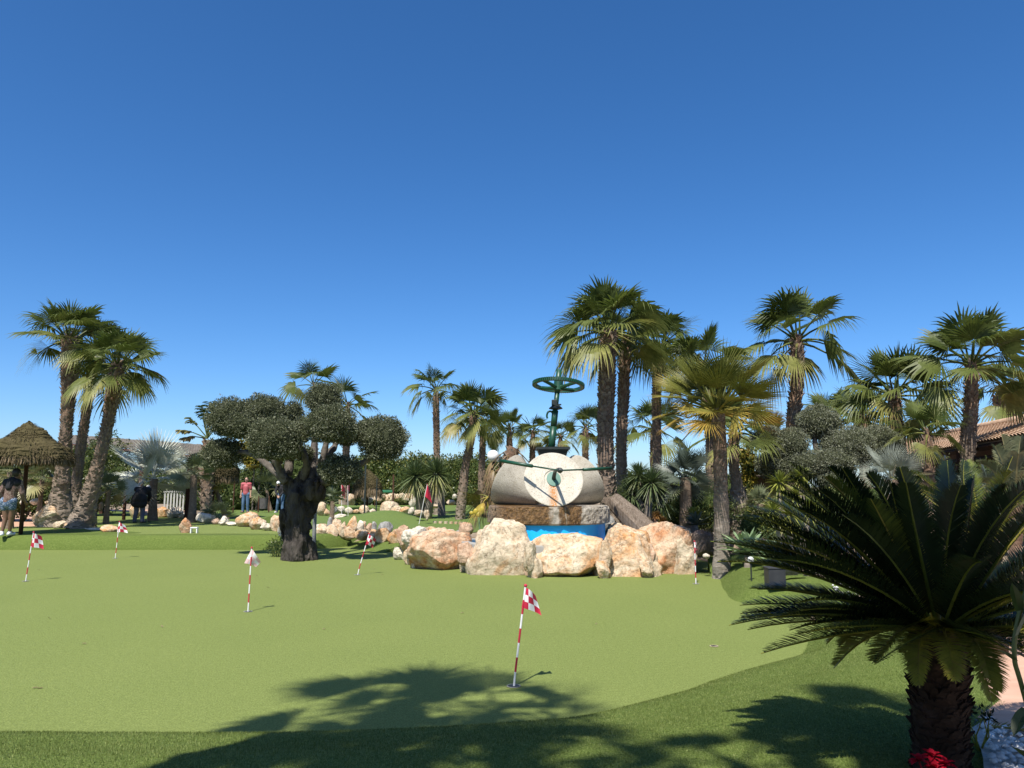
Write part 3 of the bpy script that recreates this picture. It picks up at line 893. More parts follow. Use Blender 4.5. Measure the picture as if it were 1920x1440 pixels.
def bush(name, label, blobs, leaf='bush', corem='bushcore', L=.10, W=.045, dens=900, cat='shrub', group=None, a_mu=.4, z0=None, lump=.16, stem=True, lo=.8):
    """a shrub of leafy blobs [(centre, radii)], with a short stem to the ground"""
    c0 = Vector(blobs[0][0])
    g = z0 if z0 is not None else hgt(c0.x, c0.y)
    base = Vector((c0.x, c0.y, g))
    t = thing(name, base, label, cat, group)
    mb = MB()
    for i, (c, r) in enumerate(blobs):
        cl = Vector(c) - base
        ar = 4 * PI * (r[0] * r[1] + r[0] * r[2] + r[1] * r[2]) / 3
        leaf_cloud(mb, cl, r, int(dens * ar), L, W, lump, i, a_mu, .25, lo)
        core(mb, cl, r, .80, 3, 1, i * 3.3 + c0.x)
    mb.build('crown', [MT[leaf], MT[corem]], t)
    if stem:
        mb = MB()
        for i, (c, r) in enumerate(blobs[:4]):
            cl = Vector(c) - base
            tube(mb, [Vector((cl.x * .3, cl.y * .3, -.05)), cl * .6, cl], [.05, .04, .03], 6)
        mb.build('stem', MT['obranch'], t)
    return t

def capsule(mb, a, b, ra, rb, seg=12):
    a, b = Vector(a), Vector(b)
    d = b - a
    L = d.length
    if L < 1e-5: d = Vector((0, 0, 1)); L = 1e-5
    q = d.to_track_quat('Z', 'Y').to_matrix()
    prof = []
    for i in range(5): prof.append((max(1e-4, ra * math.sin(PI / 2 * i / 4)), -ra * math.cos(PI / 2 * i / 4)))
    for i in range(5): prof.append((max(1e-4, rb * math.cos(PI / 2 * i / 4)), L + rb * math.sin(PI / 2 * i / 4)))
    lathe(mb, a, prof, seg, 0, rot=q, cap=True)

def ellip(mb, c, r, seg=16):
    ball(mb, c, 1.0, seg, 12, 0, r)

def melt(mb, name, mat, parent, voxel=.011, smooth_it=3):
    """one continuous skin over the overlapping volumes"""
    tmp = mb.build(name, mat)
    md = tmp.modifiers.new('m', 'REMESH'); md.mode = 'VOXEL'; md.voxel_size = voxel; md.use_smooth_shade = True
    s = tmp.modifiers.new('s', 'SMOOTH'); s.iterations = smooth_it; s.factor = .5
    dg = bpy.context.evaluated_depsgraph_get()
    me = bpy.data.meshes.new_from_object(tmp.evaluated_get(dg))
    me.name = name
    old = tmp.data
    tmp.modifiers.clear()
    tmp.data = me
    bpy.data.meshes.remove(old)
    if not me.materials: me.materials.append(mat)
    tmp.parent = parent
    tmp.name = name
    return tmp


# ------------------------------------------------------------------ rocks
ROCKN = [0]
def rock(label, px, py, wpx, hpx, mat='rk_cream', z=0.0, depth=.8, seed=None, group=None, sub=4, D=None, cuts=15, peak=0.0, rough=.075, name='rock', cat='rock', sink=.10, yaw=None, square=.12):
    ROCKN[0] += 1
    seed = ROCKN[0] if seed is None else seed
    rd = random.Random(seed * 17 + 3)
    base = G(px, py, z) if D is None else P(px, py, D)
    D = base.y
    w, h = M_(wpx, D), M_(hpx, D)
    dp = w * depth
    bm = bmesh.new()
    bmesh.ops.create_icosphere(bm, subdivisions=sub, radius=1.0)
    planes = []
    for k in range(cuts):
        n = Vector((rd.gauss(0, 1), rd.gauss(0, 1), rd.gauss(0, .8))).normalized()
        planes.append((n, rd.uniform(.60, .88)))
    off = Vector((seed * 3.7, seed * 1.3, seed * 2.1))
    pts = []
    for v in bm.verts:
        q = v.co.copy()
        if square:
            m = max(abs(q.x), abs(q.z), abs(q.y))
            q = q.lerp(q / m, square)
        for n, dd in planes:
            e = q.dot(n) - dd
            if e > 0: q -= n * e * .93
        if peak and q.z > -.3:
            f = 1 - peak * (q.z + .3) / 1.3
            q.x *= f; q.y *= f
        pts.append(q)
    mn = Vector([min(p[i] for p in pts) for i in range(3)]); mx = Vector([max(p[i] for p in pts) for i in range(3)])
    vs = []
    for v, q in zip(bm.verts, pts):
        a = v.co
        k = noise.fractal(q * 1.7 + off, .75, 2.1, 6) * rough - abs(noise.fractal(q * 3.1 + off, .7, 2.1, 4)) * rough * .5
        q = q + a * k
        vs.append(((q.x - (mn.x + mx.x) / 2) / (mx.x - mn.x) * w, (q.y - (mn.y + mx.y) / 2) / (mx.y - mn.y) * dp, (q.z - mn.z) / (mx.z - mn.z) * (h + sink * h) - sink * h))
    bm.verts.index_update()
    mb = MB()
    mb.add(vs, [[v.index for v in f.verts] for f in bm.faces])
    bm.free()
    o = mb.build(name, MT[mat], smooth=False, loc=(base.x, base.y + dp * .5, base.z))
    mod = o.data
    mod.polygons.foreach_set('use_smooth', [True] * len(mod.polygons))
    return tag(o, label, cat, group)
# ------------------------------------------------------------------ palms
# --- left group of three
fan_palm('thick shaggy trunked fan palm, left one of the three beside the thatched parasol',
         tp((112, 955), (131, 640), 25, mid=[(122, 830), (130, 720)], z0=.4), [(0, .62), (.10, .46), (.2, .28), (.42, .20), (.7, .30), (1, .33)], 1.60, 34, 30, seed=3, boots=700, bl=.15, el=(84, -14), boot_from=0, dead=0, group='palms beside the thatched parasol')
fan_palm('slim dark trunked fan palm in the middle of the three near the parasol',
         tp((137, 950), (180, 655), 26.5, mid=[(150, 850), (170, 720)], z0=.4), [(0, .42), (.2, .20), (.5, .18), (1, .22)], 1.30, 30, 30, seed=4, boots=480, bl=.14, el=(80, -24), group='palms beside the thatched parasol')
fan_palm('leaning fan palm with a curved trunk, right one of the three by the parasol',
         tp((152, 962), (222, 690), 24, mid=[(182, 880), (203, 790), (213, 735)], z0=.4), [(0, .60), (.12, .34), (.3, .20), (.55, .20), (.8, .27), (1, .25)], 1.52, 36, 30, seed=5, boots=680, bl=.145, el=(84, -32), group='palms beside the thatched parasol')
# --- behind the olive
fan_palm('far fan palm rising above the middle of the big topiary olive', tp((594, 925), (588, 725), 40, z0=.3), [(0, .22), (1, .17)], 1.75, 15, 30, seed=8, boots=150, el=(80, -24), group='distant fan palms')
fan_palm('far fan palm showing to the right of the top of the big olive', tp((646, 930), (652, 762), 37, z0=.3), [(0, .24), (1, .2)], 1.65, 16, 30, seed=21, boots=140, el=(70, -32), group='distant fan palms')
# --- middle distance
fan_palm('tall slender fan palm standing alone between the big olive and the fountain', tp((821, 935), (817, 733), 36, z0=.3), [(0, .27), (.15, .19), (1, .19)], 1.55, 22, 30, seed=9, boots=230, el=(80, -24), droop=.6, group='distant fan palms')
fan_palm('leaning fan palm with an olive-green crown left of the white globe lamp', tp((862, 948), (888, 778), 29, mid=[(872, 880), (884, 820)], z0=.3), [(0, .26), (.3, .19), (1, .17)], 1.35, 34, 30, seed=10, boots=170, el=(84, -32), group='distant fan palms')
fan_palm('straight fan palm just left of the white globe lamp', tp((901, 930), (906, 795), 35, z0=.3), [(0, .2), (1, .18)], 1.25, 24, 30, seed=11, boots=130, el=(75, -32), group='distant fan palms')
fan_palm('short fan palm behind the dead shaggy palm', tp((952, 925), (956, 805), 40, z0=.3), [(0, .25), (1, .18)], 1.25, 24, 30, seed=12, boots=110, el=(80, -32), group='distant fan palms')
fan_palm('short fan palm between the dead palm and the green mill shaft', tp((996, 925), (999, 812), 38, z0=.3), [(0, .22), (1, .17)], 1.1, 24, 30, seed=13, boots=110, el=(80, -32), group='distant fan palms')
fan_palm('small fan palm seen through behind the green mill shaft', tp((1049, 925), (1051, 820), 38, z0=.3), [(0, .18), (1, .16)], 1.15, 22, 30, seed=14, boots=90, el=(75, -32), group='distant fan palms')
fan_palm('fan palm between the green mill shaft and the thick twin trunks', tp((1096, 925), (1098, 803), 34, z0=.3), [(0, .2), (1, .17)], 1.15, 22, 30, seed=15, boots=110, el=(82, -32), group='distant fan palms')
# --- the tall pair and neighbours
fan_palm('tallest fan palm with a thick grey trunk right behind the millstones',
         tp((1150, 955), (1143, 625), 18.5, mid=[(1136, 880), (1137, 740)], z0=.35), [(0, .40), (.15, .27), (.4, .235), (.75, .235), (1, .20)], 1.55, 36, 30, seed=16, boots=620, bl=.15, el=(86, -18), droop=.55, group='tall palms behind the fountain')
fan_palm('thinner tall fan palm touching the right side of the thick grey trunk',
         tp((1168, 950), (1174, 640), 20.5, mid=[(1165, 850), (1169, 740)], z0=.35), [(0, .24), (.3, .17), (1, .18)], 1.25, 28, 30, seed=17, boots=420, bl=.13, el=(75, -24), droop=.6, group='tall palms behind the fountain')
fan_palm('tall fan palm on a slim pale trunk between the twin trunks and the yellowish palm',
         tp((1232, 945), (1238, 655), 22, mid=[(1232, 850), (1231, 740)], z0=.35), [(0, .22), (.3, .16), (1, .17)], 1.35, 34, 30, seed=18, boots=260, bl=.10, el=(80, -24), droop=.65, group='tall palms behind the fountain')
fan_palm('fan palm half hidden behind the crown of the yellowish palm', tp((1338, 945), (1318, 690), 21, mid=[(1336, 820)], z0=.35), [(0, .30), (1, .2)], 1.3, 26, 30, seed=19, boots=220, el=(75, -32), group='tall palms behind the fountain')
fan_palm('short fan palm with drooping fans low behind the slim pale trunk', tp((1226, 925), (1226, 808), 28, z0=.35), [(0, .2), (1, .16)], 1.5, 18, 30, seed=20, boots=100, el=(75, -24), group='tall palms behind the fountain')
fan_palm('yellowish fan palm with a dense round crown at the edge of the green',
         tp((1352, 1052), (1345, 758), 14.3, mid=[(1352, 930), (1349, 820)], z0=-.12), [(0, .21), (.12, .145), (.5, .125), (.85, .12), (1, .15)], 1.14, 58, 30, 'yellowfan', 'gtrunk', (88, -12), .12, dens=1.05, tall=.30, lift=.0, seed=22, boots=240, bl=.05, boot_from=.0, pet=.50, fuse=.36, spread=72, a0=.10, a1=.74, sag=.12, group=None, age_lo=.0, cat='palm tree')
fan_palm('dark short fan palm with a flared grey trunk behind the yellowish palm', tp((1386, 975), (1378, 815), 18.5, mid=[(1383, 920), (1376, 870)], z0=.3), [(0, .36), (.30, .26), (.4, .15), (1, .15)], 1.25, 20, 30, seed=23, boots=130, el=(70, -24), boot_from=.4, group='palms on the right')
fan_palm('tall fan palm standing clear against the sky above the grey topiary olive', tp((1480, 960), (1496, 665), 20.5, mid=[(1485, 820), (1494, 720)], z0=.35), [(0, .3), (.4, .19), (.8, .21), (1, .17)], 1.78, 26, 30, seed=24, boots=420, bl=.17, el=(84, -24), droop=.5, pet=.50, lift=.32, group='palms on the right')
fan_palm('bushy fan palm behind the right end of the grey topiary olive', tp((1692, 930), (1676, 745), 19.5, mid=[(1684, 830)], z0=.35), [(0, .28), (.6, .19), (1, .2)], 1.4, 34, 30, seed=25, boots=230, el=(84, -24), group='palms on the right')
fan_palm('tall fan palm with a spiky dark trunk in front of the tiled roof', tp((1806, 940), (1822, 690), 17.5, mid=[(1814, 850), (1821, 760)], z0=.35), [(0, .14), (.30, .12), (.34, .20), (.7, .165), (1, .15)], 1.5, 32, 30, seed=26, boots=330, bl=.13, el=(84, -24), boot_from=.3, group='palms on the right')
fan_palm('fan palm with a thick shaggy brown trunk behind the tiled roof', tp((1890, 930), (1889, 735), 26, mid=[(1889, 800)], z0=.35), [(0, .3), (.62, .42), (.78, .52), (.92, .2), (1, .16)], 1.5, 22, 30, seed=27, boots=420, bl=.2, el=(70, -24), boot_from=.3, group='palms on the right')
fan_palm('small dark fan palm before the low end of the tiled roof', tp((1740, 930), (1739, 815), 17, z0=.35), [(0, .14), (1, .13)], .92, 16, 30, seed=28, boots=90, el=(85, -24), droop=.3, group='palms on the right')
fan_palm('low fan palm behind the topmost tuft of the grey topiary olive', tp((1562, 930), (1560, 790), 25, z0=.35), [(0, .2), (1, .18)], 1.3, 24, 30, seed=29, boots=60, el=(80, -24), group='palms on the right')
fan_palm('low fan palm between the grey olive tuft and the bushy palm', tp((1622, 930), (1618, 785), 23, z0=.35), [(0, .2), (1, .18)], 1.25, 26, 30, seed=30, boots=60, el=(80, -32), group='palms on the right')
fan_palm('fan palm far behind in the gap left of the sky palm', tp((1432, 930), (1436, 830), 30, z0=.35), [(0, .2), (1, .18)], 1.3, 18, 30, seed=31, boots=60, el=(70, -32), group='palms on the right')
# --- palms that stand behind the viewer; only their shade is seen
def shade_palm(label, x, y, z, Rr, seed, n=24, droop=.5, lean=(0, 0), el=(80, -45)):
    fan_palm(label, [(x - lean[0], y - lean[1], 0.2), (x - lean[0] * .6, y - lean[1] * .6, z * .5), (x, y, z)], [(0, .24), (1, .18)], Rr, n, 24, seed=seed, boots=120, el=el, droop=droop, dens=1.0, lift=0, group='palms behind the viewpoint', bl=.12)
def sh(px, py, z0, h):
    """where something h metres up must stand for its shade to fall on that spot of the ground"""
    g = G(px, py, z0)
    k = (h - z0) / -travel.z
    return g.x - travel.x * k, g.y - travel.y * k
def sh3(q, h):
    k = (h - q[2]) / -travel.z
    return q[0] - travel.x * k, q[1] - travel.y * k
for k, (q, h, Rr, n_, lab) in enumerate([
    (G(775, 1316, 0), 8.6, 1.35, 6, 'tall fan palm left of the viewpoint whose fan shaped shade lies on the green'),
    (G(935, 1330, 0), 9.0, 1.15, 15, 'tall fan palm whose round shade surrounds the nearest flag'),
    (G(760, 1425, .3), 8.8, .95, 20, 'fan palm shading the near bank left of the nearest flag'),
    (G(1390, 1450, .3), 7.8, .55, 12, 'smaller fan palm shading the near bank right of the nearest flag'),
    (P(1800, 1040, 3.9), 7.4, .95, 9, 'fan palm whose shade darkens the top of the large cycad'),
    (P(1640, 1200, 4.3), 8.2, .60, 18, 'fan palm whose shade darkens the left fronds of the large cycad'),
    (G(1010, 1440, .3), 9.5, .95, 20, 'fan palm shading the bank straight below the nearest flag')]):
    x, y = sh3(q, h)
    shade_palm(lab, x, y, h, Rr, 41 + k, n_, lean=(.5, 1.0), el=(40, -5) if n_ < 8 else (80, -45), droop=.2 if n_ < 8 else .5)

# --- dead shaggy palm behind the left millstone
random.seed(5); rng = np.random.default_rng(5)
t = thing('dead_palm', P(935, 935, 19.5), 'dead palm with a shaggy straw skirt behind the left millstone', 'palm tree')
t.location.z = .3
b0 = Vector(t.location)
mb = MB()
pth = [Vector((0, 0, 0)), P(945, 890, 19.5) - b0, P(965, 840, 19.5) - b0]
palm_trunk(mb, pth, [(0, .2), (1, .16)], 60, 3, .1)
mb.build('trunk', MT['ptrunk'], t)
mb = MB()
for i in range(52):
    f = i / 52
    a = i * 2.39996
    c = pth[1].lerp(pth[2], 1 - f * .8) + Vector((math.cos(a), math.sin(a), 0)) * .1
    a2 = a if i % 3 else PI + random.gauss(0, .8)
    fan_frond(mb, c, a2, R(random.uniform(-10, -72)) - f * .15, .45 + .35 * f, .52, 14, 1.0, random.uniform(.84, 1), 65, .45, random.gauss(0, .6), fuse=.3, prad=.014)
mb.build('dead_skirt', MT['washing'], t)

# ------------------------------------------------------------------ big topiary olive
def gnarl(o, cuts=1, amp=.055, sc=(5, 5, 2.2)):
    bm = bmesh.new(); bm.from_mesh(o.data)
    bmesh.ops.subdivide_edges(bm, edges=bm.edges[:], cuts=cuts, use_grid_fill=True)
    bm.normal_update()
    for v in bm.verts:
        q = Vector((v.co.x * sc[0], v.co.y * sc[1], v.co.z * sc[2]))
        h = noise.fractal(q, .8, 2.1, 5) - 1.3 * abs(noise.noise(q * .9 + Vector((9, 2, 5))))
        v.co += v.normal * (h * amp)
    bm.to_mesh(o.data); bm.free()
    o.data.polygons.foreach_set('use_smooth', [True] * len(o.data.polygons))
OD = 17.9
t = thing('olive_tree', P(559, 1047, OD), 'big topiary olive tree with rounded leaf clumps on a gnarled dark trunk', 'olive tree')
t.location.z = 0
b0 = Vector(t.location)
def o_(px, py, D=OD): return P(px, py, D) - b0
mb = MB()
random.seed(2)
for (x0, y0, D0, r0, x1, y1, D1, r1) in [
    (558, 1046, 17.9, .32, 559, 985, 17.9, .22), (541, 1046, 17.75, .22, 549, 985, 17.75, .14), (577, 1046, 17.75, .19, 570, 985, 17.8, .14), (556, 1048, 17.55, .20, 560, 990, 17.6, .17), (537, 1048, 17.9, .17, 548, 1010, 17.9, .16), (583, 1050, 17.9, .17, 574, 1015, 17.9, .16),
    (559, 985, 17.9, .22, 564, 935, 17.9, .26), (549, 985, 17.75, .14, 549, 925, 17.75, .12), (570, 985, 17.8, .14, 592, 925, 17.8, .17), (560, 990, 17.6, .16, 555, 930, 17.55, .18), (566, 935, 17.9, .27, 568, 912, 17.9, .22),
    (547, 925, 17.75, .14, 538, 898, 17.7, .11), (594, 925, 17.8, .22, 605, 895, 17.9, .14), (580, 925, 17.6, .18, 586, 905, 17.6, .14), (566, 912, 17.9, .26, 568, 890, 17.9, .12)]:
    capsule(mb, o_(x0, y0, D0), o_(x1, y1, D1), r0, r1, 14)
for k in range(34):
    a = random.uniform(-PI, 0); q = random.choice([(558, 990, .38), (558, 965, .28), (562, 930, .36), (558, 1030, .40), (590, 915, .24)])
    c = o_(q[0], q[1] + random.uniform(-22, 22)) + Vector((math.cos(a) * q[2], math.sin(a) * q[2], 0)) * .9
    s_ = random.uniform(.05, .11)
    ellip(mb, c, (s_, s_, s_ * random.uniform(1, 2.4)), 10)
tr_ = melt(mb, 'trunk', MT['obark'], t, .035, 2)
gnarl(tr_, 1, .075, (6, 6, 2.0))
limbs = [
    [(538, 902, 17.7), (523, 880, 17.6), (519, 840, 17.4)],
    [(538, 902, 17.7), (514, 882, 17.9), (470, 850, 18.2), (425, 850, 18.4)],
    [(522, 870, 17.7), (500, 830, 17.9), (470, 790, 18.2)],
    [(540, 890, 17.9), (546, 830, 18.2), (530, 775, 18.5)],
    [(566, 900, 17.9), (575, 875, 17.7), (570, 850, 17.6), (560, 830, 17.8)],
    [(606, 900, 17.9), (603, 870, 17.8), (611, 835, 17.8), (614, 790, 17.8)],
    [(606, 880, 17.9), (618, 850, 18.1), (628, 835, 18.3), (630, 800, 18.3)],
    [(606, 900, 17.9), (640, 880, 17.7), (680, 868, 17.6), (705, 845, 17.6)],
    [(604, 905, 17.9), (625, 900, 17.5), (650, 885, 17.3)],
    [(585, 900, 17.9), (588, 840, 18.3), (600, 760, 18.5)],
]
for li, L_ in enumerate(limbs):
    mb = MB()
    pts = smooth_poly([o_(*q) for q in L_], 5, closed=False)
    tube(mb, pts, list(np.linspace(.12, .045, len(pts))), 9, 0, True, 0, .25, li)
    mb.build('limb', MT['obranch'], t, smooth=True)
clumps = [  # px, py, D, rx, rz (picture units)
    (432, 784, 18.2, 42, 36), (497, 776, 18.4, 44, 34), (458, 800, 18.0, 40, 24), (418, 851, 18.4, 36, 28), (518, 824, 16.8, 50, 40),
    (551, 776, 18.7, 17, 22), (566, 806, 17.2, 18, 24), (608, 750, 18.8, 32, 30), (620, 796, 16.8, 48, 36), (650, 818, 18.0, 22, 18), (719, 824, 17.5, 43, 42), (694, 812, 17.7, 30, 26),
    (638, 882, 17.2, 36, 28), (566, 850, 18.0, 20, 13), (545, 842, 18.0, 18, 16)]
random.seed(11); rng = np.random.default_rng(11)
for i, (px, py, D, rx, rz) in enumerate(clumps):
    mb = MB()
    c = o_(px, py, D); r = (M_(rx, D), M_(rx, D) * .9, M_(rz, D))
    ar = 4 * PI * (r[0] * r[1] + 2 * r[0] * r[2]) / 3
    leaf_cloud(mb, c, r, int(ar * 2700), .055, .020, .15, i, .45, .30, .80, .82)
    leaf_cloud(mb, c, [q * 1.06 for q in r], int(ar * 160), .06, .02, .2, i, .6, .3, .95, .82)
    core(mb, c, r, .88, 4, 1, i * 2.7, .13, .82)
    mb.build('leaf_clump', [MT['olive'], MT['twig']], t)
# sprouts at the foot
rng = np.random.default_rng(12)
mb = MB()
leaf_cloud(mb, (0, 0, .22), (.30, .22, .26), 420, .06, .025, .3, 1, .5, .25, .3)
for k in range(26):
    a = random.uniform(0, 2 * PI); r = random.uniform(0, .22)
    tube(mb, [Vector((r * math.cos(a) * .5, r * math.sin(a) * .5, -.02)), Vector((r * math.cos(a) * 1.2, r * math.sin(a), random.uniform(.2, .5)))], [.006, .003], 3, 0, False, .5)
tag(mb.build('weed_clump', [MT['bush']], loc=G(518, 1044)), 'green weedy sprouts at the left foot of the big olive trunk', 'weeds')

# ------------------------------------------------------------------ grey topiary olive on the right
OD2 = 18.5
t = thing('olive_tree', P(1560, 960, OD2), 'grey green topiary olive with a round tuft on top, near the tiled roof', 'olive tree')
t.location.z = .35
b0 = Vector(t.location)
mb = MB()
tube(mb, [Vector((0, 0, -.1)), o_(1558, 930, OD2), o_(1552, 895, OD2), o_(1545, 870, OD2)], [.3, .22, .2, .15], 16, 0, True, 0, .25, 4, .06, 4)
mb.build('trunk', MT['obark'], t, smooth=True)
for li, L_ in enumerate([[(1545, 870), (1530, 840), (1526, 800)], [(1545, 870), (1480, 840), (1460, 825)], [(1548, 880), (1600, 860), (1640, 845)], [(1548, 885), (1480, 880)]]):
    mb = MB()
    pts = smooth_poly([o_(q[0], q[1], OD2) for q in L_], 5, closed=False)
    tube(mb, pts, list(np.linspace(.10, .04, len(pts))), 8, 0, True, 0, .25, li)
    mb.build('limb', MT['obranch'], t, smooth=True)
for i, (px, py, D, rx, rz) in enumerate([(1534, 793, 18.6, 38, 32), (1440, 822, 18.8, 30, 22), (1480, 833, 18.4, 34, 30), (1460, 875, 18.6, 42, 24), (1515, 872, 18.2, 42, 26), (1590, 838, 18.3, 52, 36), (1648, 838, 18.4, 42, 38), (1565, 868, 18.0, 40, 26), (1432, 866, 18.6, 16, 13), (1570, 905, 17.8, 34, 22), (1490, 885, 18.4, 30, 20)]):
    mb = MB()
    c = o_(px, py, D); r = (M_(rx, D), M_(rx, D) * .9, M_(rz, D))
    ar = 4 * PI * (r[0] * r[1] + 2 * r[0] * r[2]) / 3
    leaf_cloud(mb, c, r, int(ar * 2600), .052, .018, .12, i, .74, .28, .86, .85)
    core(mb, c, r, .87, 4, 1, i * 2.1 + 40, .15, .85)
    mb.build('leaf_clump', [MT['olive'], MT['twig']], t)

# ------------------------------------------------------------------ smaller plants
def fan_bush(name, label, px, py, D, Rpx, n=14, leaf='cham', el=(85, 5), droop=.15, seed=1, z=None, hub=None, nl=20, pet=.5, spread=85, cat='palm', group=None, fuse=.45, trunk_r=.08, a0=.15, a1=.65, roll=.5):
    global rng
    rng = np.random.default_rng(seed * 5 + 1); random.seed(seed + 100)
    base = P(px, py, D)
    if z is not None: base.z = z
    t = thing(name, base, label, cat, group)
    hb = Vector((0, 0, .05)) if hub is None else P(hub[0], hub[1], D) - base
    Rr = M_(Rpx, D)
    mb = MB()
    tube(mb, [Vector((0, 0, -.1)), hb * .5 + Vector((0, 0, -.02)), hb], [trunk_r * 1.5, trunk_r, trunk_r * .9], 10, 0, True, .6, .3, seed)
    mb.build('trunk', MT['ptrunk'], t)
    mb = MB()
    for i in range(n):
        f = (i + .5) / n
        e = R(el[0] + (el[1] - el[0]) * f) + random.gauss(0, .1)
        a = i * 2.39996 + random.gauss(0, .2) + seed
        s = random.uniform(.8, 1.1)
        fan_frond(mb, np.array(hb), a, e, Rr * pet * s, Rr * (1 - pet * .8) * s, nl, droop * random.uniform(.4, 1.5), float(np.clip(a0 + (a1 - a0) * f ** 2 + random.gauss(0, .07), 0, 1)), spread, .15, random.gauss(0, roll), fuse=fuse, prad=.012)
    mb.build('crown', MT[leaf], t)
    return t
def yucca_plant(name, label, px, py, D, heads, Rpx, leaf='yucca', n=90, el=(88, -50), W=.035, droop=.12, z=None, seed=1, trunk='gtrunk', tr=.09, cat='yucca', group=None, a0=.1, a1=.7, fold=.25):
    global rng
    rng = np.random.default_rng(seed * 3 + 2); random.seed(seed + 50)
    base = P(px, py, D)
    if z is not None: base.z = z
    t = thing(name, base, label, cat, group)
    for (hx, hy, k) in heads:
        h = P(hx, hy, D + random.uniform(-.25, .25)) - base
        mb = MB()
        tube(mb, [Vector((h.x * .15, h.y * .3, -.1)), h * .55 + Vector((0, 0, -.05)), h], [tr * 1.4, tr, tr * .8], 10, 0, True, .3, .25, seed)
        mb.build('stem', MT[trunk], t, smooth=True)
        mb = MB()
        rosette(mb, np.array(h), n, M_(Rpx, D) * k, W, el[0], el[1], droop, 0, a0, a1, fold)
        mb.build('leaf_head', MT[leaf], t)
    return t
fan_bush('silver_palm', 'silvery blue fan palm behind the player dressed in black', 288, 948, 29.6, 98, 22, 'silver', (85, -20), .06, 3, .4, (288, 898), 34, .42, 110, fuse=.28, trunk_r=.16, a0=.2, a1=.55)
fan_bush('fan_palm_bush', 'grey green fan palm leaning between the silver palm and the low thatch', 362, 950, 28, 48, 14, 'cham', (85, -20), .12, 5, .4, (364, 890), 22, .45, 95, trunk_r=.12)
fan_bush('fan_palm_bush', 'spiky fan palm bush among the stones left of the man in red', 402, 972, 28.5, 48, 22, 'cham', (85, 12), .05, 6, .36, None, 16, .55, 60, fuse=.3, a0=.2, a1=.5)
fan_bush('fan_palm_bush', 'fan palm bush under the left part of the thatched parasol', 22, 950, 24, 55, 16, 'cham', (85, -20), .12, 7, .4, (18, 885), 22, .45, 95)
fan_bush('fan_palm_bush', 'fan palm on a dark stem between the parasol pole and the shaggy trunk', 74, 950, 26.5, 56, 18, 'cham', (85, -30), .14, 8, .36, (80, 893), 24, .45, 95, trunk_r=.08)
fan_bush('fan_palm_bush', 'pale dry fan palm bush beside the brown post', 200, 955, 27, 40, 16, 'cham', (85, -25), .2, 9, .4, (204, 918), 18, .45, 85, a0=.45, a1=.9)
fan_bush('fan_palm_bush', 'small grey fan palm bush right of the olive trunk', 622, 958, 26, 34, 16, 'cham', (85, 0), .2, 10, .3, (624, 940), 18, .5, 85)
fan_bush('fan_palm_bush', 'fan palm bush behind the litter bin', 508, 950, 42, 42, 14, 'cham', (85, -10), .2, 11, .35, (500, 918), 18, .5, 85)
fan_bush('fan_palm_bush', 'yellow green fan palm right of the low thatched parasol', 428, 958, 31, 40, 14, 'yellowfan', (85, -15), .2, 12, .36, (400, 905), 18, .5, 80)
fan_bush('silver_palm', 'large grey fan palm right of the twin trunks, behind the rocks', 1286, 1000, 17, 72, 18, 'darksilver', (85, -35), .05, 13, .35, (1285, 895), 36, .40, 115, fuse=.36, trunk_r=.13, a0=.1, a1=.45)
fan_bush('fan_palm_bush', 'pale dry fan palm bush right of the flared grey trunk', 1430, 970, 17, 42, 18, 'cham', (85, -15), .2, 14, .35, (1425, 945), 20, .45, 85, a0=.3, a1=.75)
fan_bush('silver_palm', 'silver fan palm rising behind the dark cycad', 1668, 960, 10.5, 76, 13, 'silver2', (85, 0), .05, 15, .35, (1672, 900), 36, .40, 80, fuse=.28, trunk_r=.10, a0=.25, a1=.75)
fan_bush('silver_palm', 'green fan palm bush in the shade below the tiled roof', 1850, 960, 13, 60, 14, 'darksilver', (85, -20), .1, 16, .35, (1850, 920), 24, .45, 95)
yucca_plant('dragon_tree', 'twin headed spiky dragon tree with brown stems beside the red flag', 795, 966, 29.5, [(778, 893, 1.0), (818, 888, 1.0)], 50, 'yucca', 300, (88, -75), .04, .12, .36, 1, tr=.16, a0=.15, a1=.95)
yucca_plant('yucca_clump', 'clump of green yucca heads right of the twin trunks', 1205, 975, 17, [(1185, 925, 1.0), (1222, 905, .9), (1198, 892, .8), (1240, 935, .8)], 50, 'yucca', 230, (88, -60), .026, .15, .35, 2, a0=.1, a1=.6)
yucca_plant('yucca', 'yellow edged yucca behind the dark cycad, left of its fronds', 1468, 970, 14, [(1462, 905, 1.0), (1490, 928, .8)], 36, 'yuccay', 110, (88, -70), .03, .12, .35, 3, tr=.06)
yucca_plant('yucca', 'yellow edged yucca below the grey topiary olive', 1502, 960, 14.5, [(1502, 893, 1.0)], 32, 'yuccay', 100, (88, -70), .03, .12, .35, 4, tr=.06)
yucca_plant('yucca', 'yellow green yucca low beside the dark cycad fronds', 1482, 985, 12, [(1480, 965, 1.0), (1520, 955, .8), (1450, 958, .8)], 44, 'yuccay', 110, (88, -65), .028, .15, .3, 5, tr=.05)
yucca_plant('agave', 'broad leaved pale green agave at the right edge of the green', 1402, 1052, 13.6, [(1400, 1038, 1.0)], 66, 'agave', 38, (85, 2), .115, .12, .25, 6, tr=.06, a0=.1, a1=.5, cat='agave', fold=.18)
yucca_plant('agave', 'second pale green agave half hidden beside the dark cycad', 1452, 1055, 13.2, [(1450, 1042, .8)], 58, 'agave', 34, (85, 0), .10, .15, .25, 7, tr=.06, a0=.1, a1=.5, cat='agave', fold=.18)
yucca_plant('agave', 'dark spiky agave in front of the yellow aloe', 1305, 1000, 15.8, [(1305, 985, 1.0)], 34, 'darksilver', 36, (85, 0), .07, .05, .35, 8, tr=.06, a0=.0, a1=.2, cat='agave')
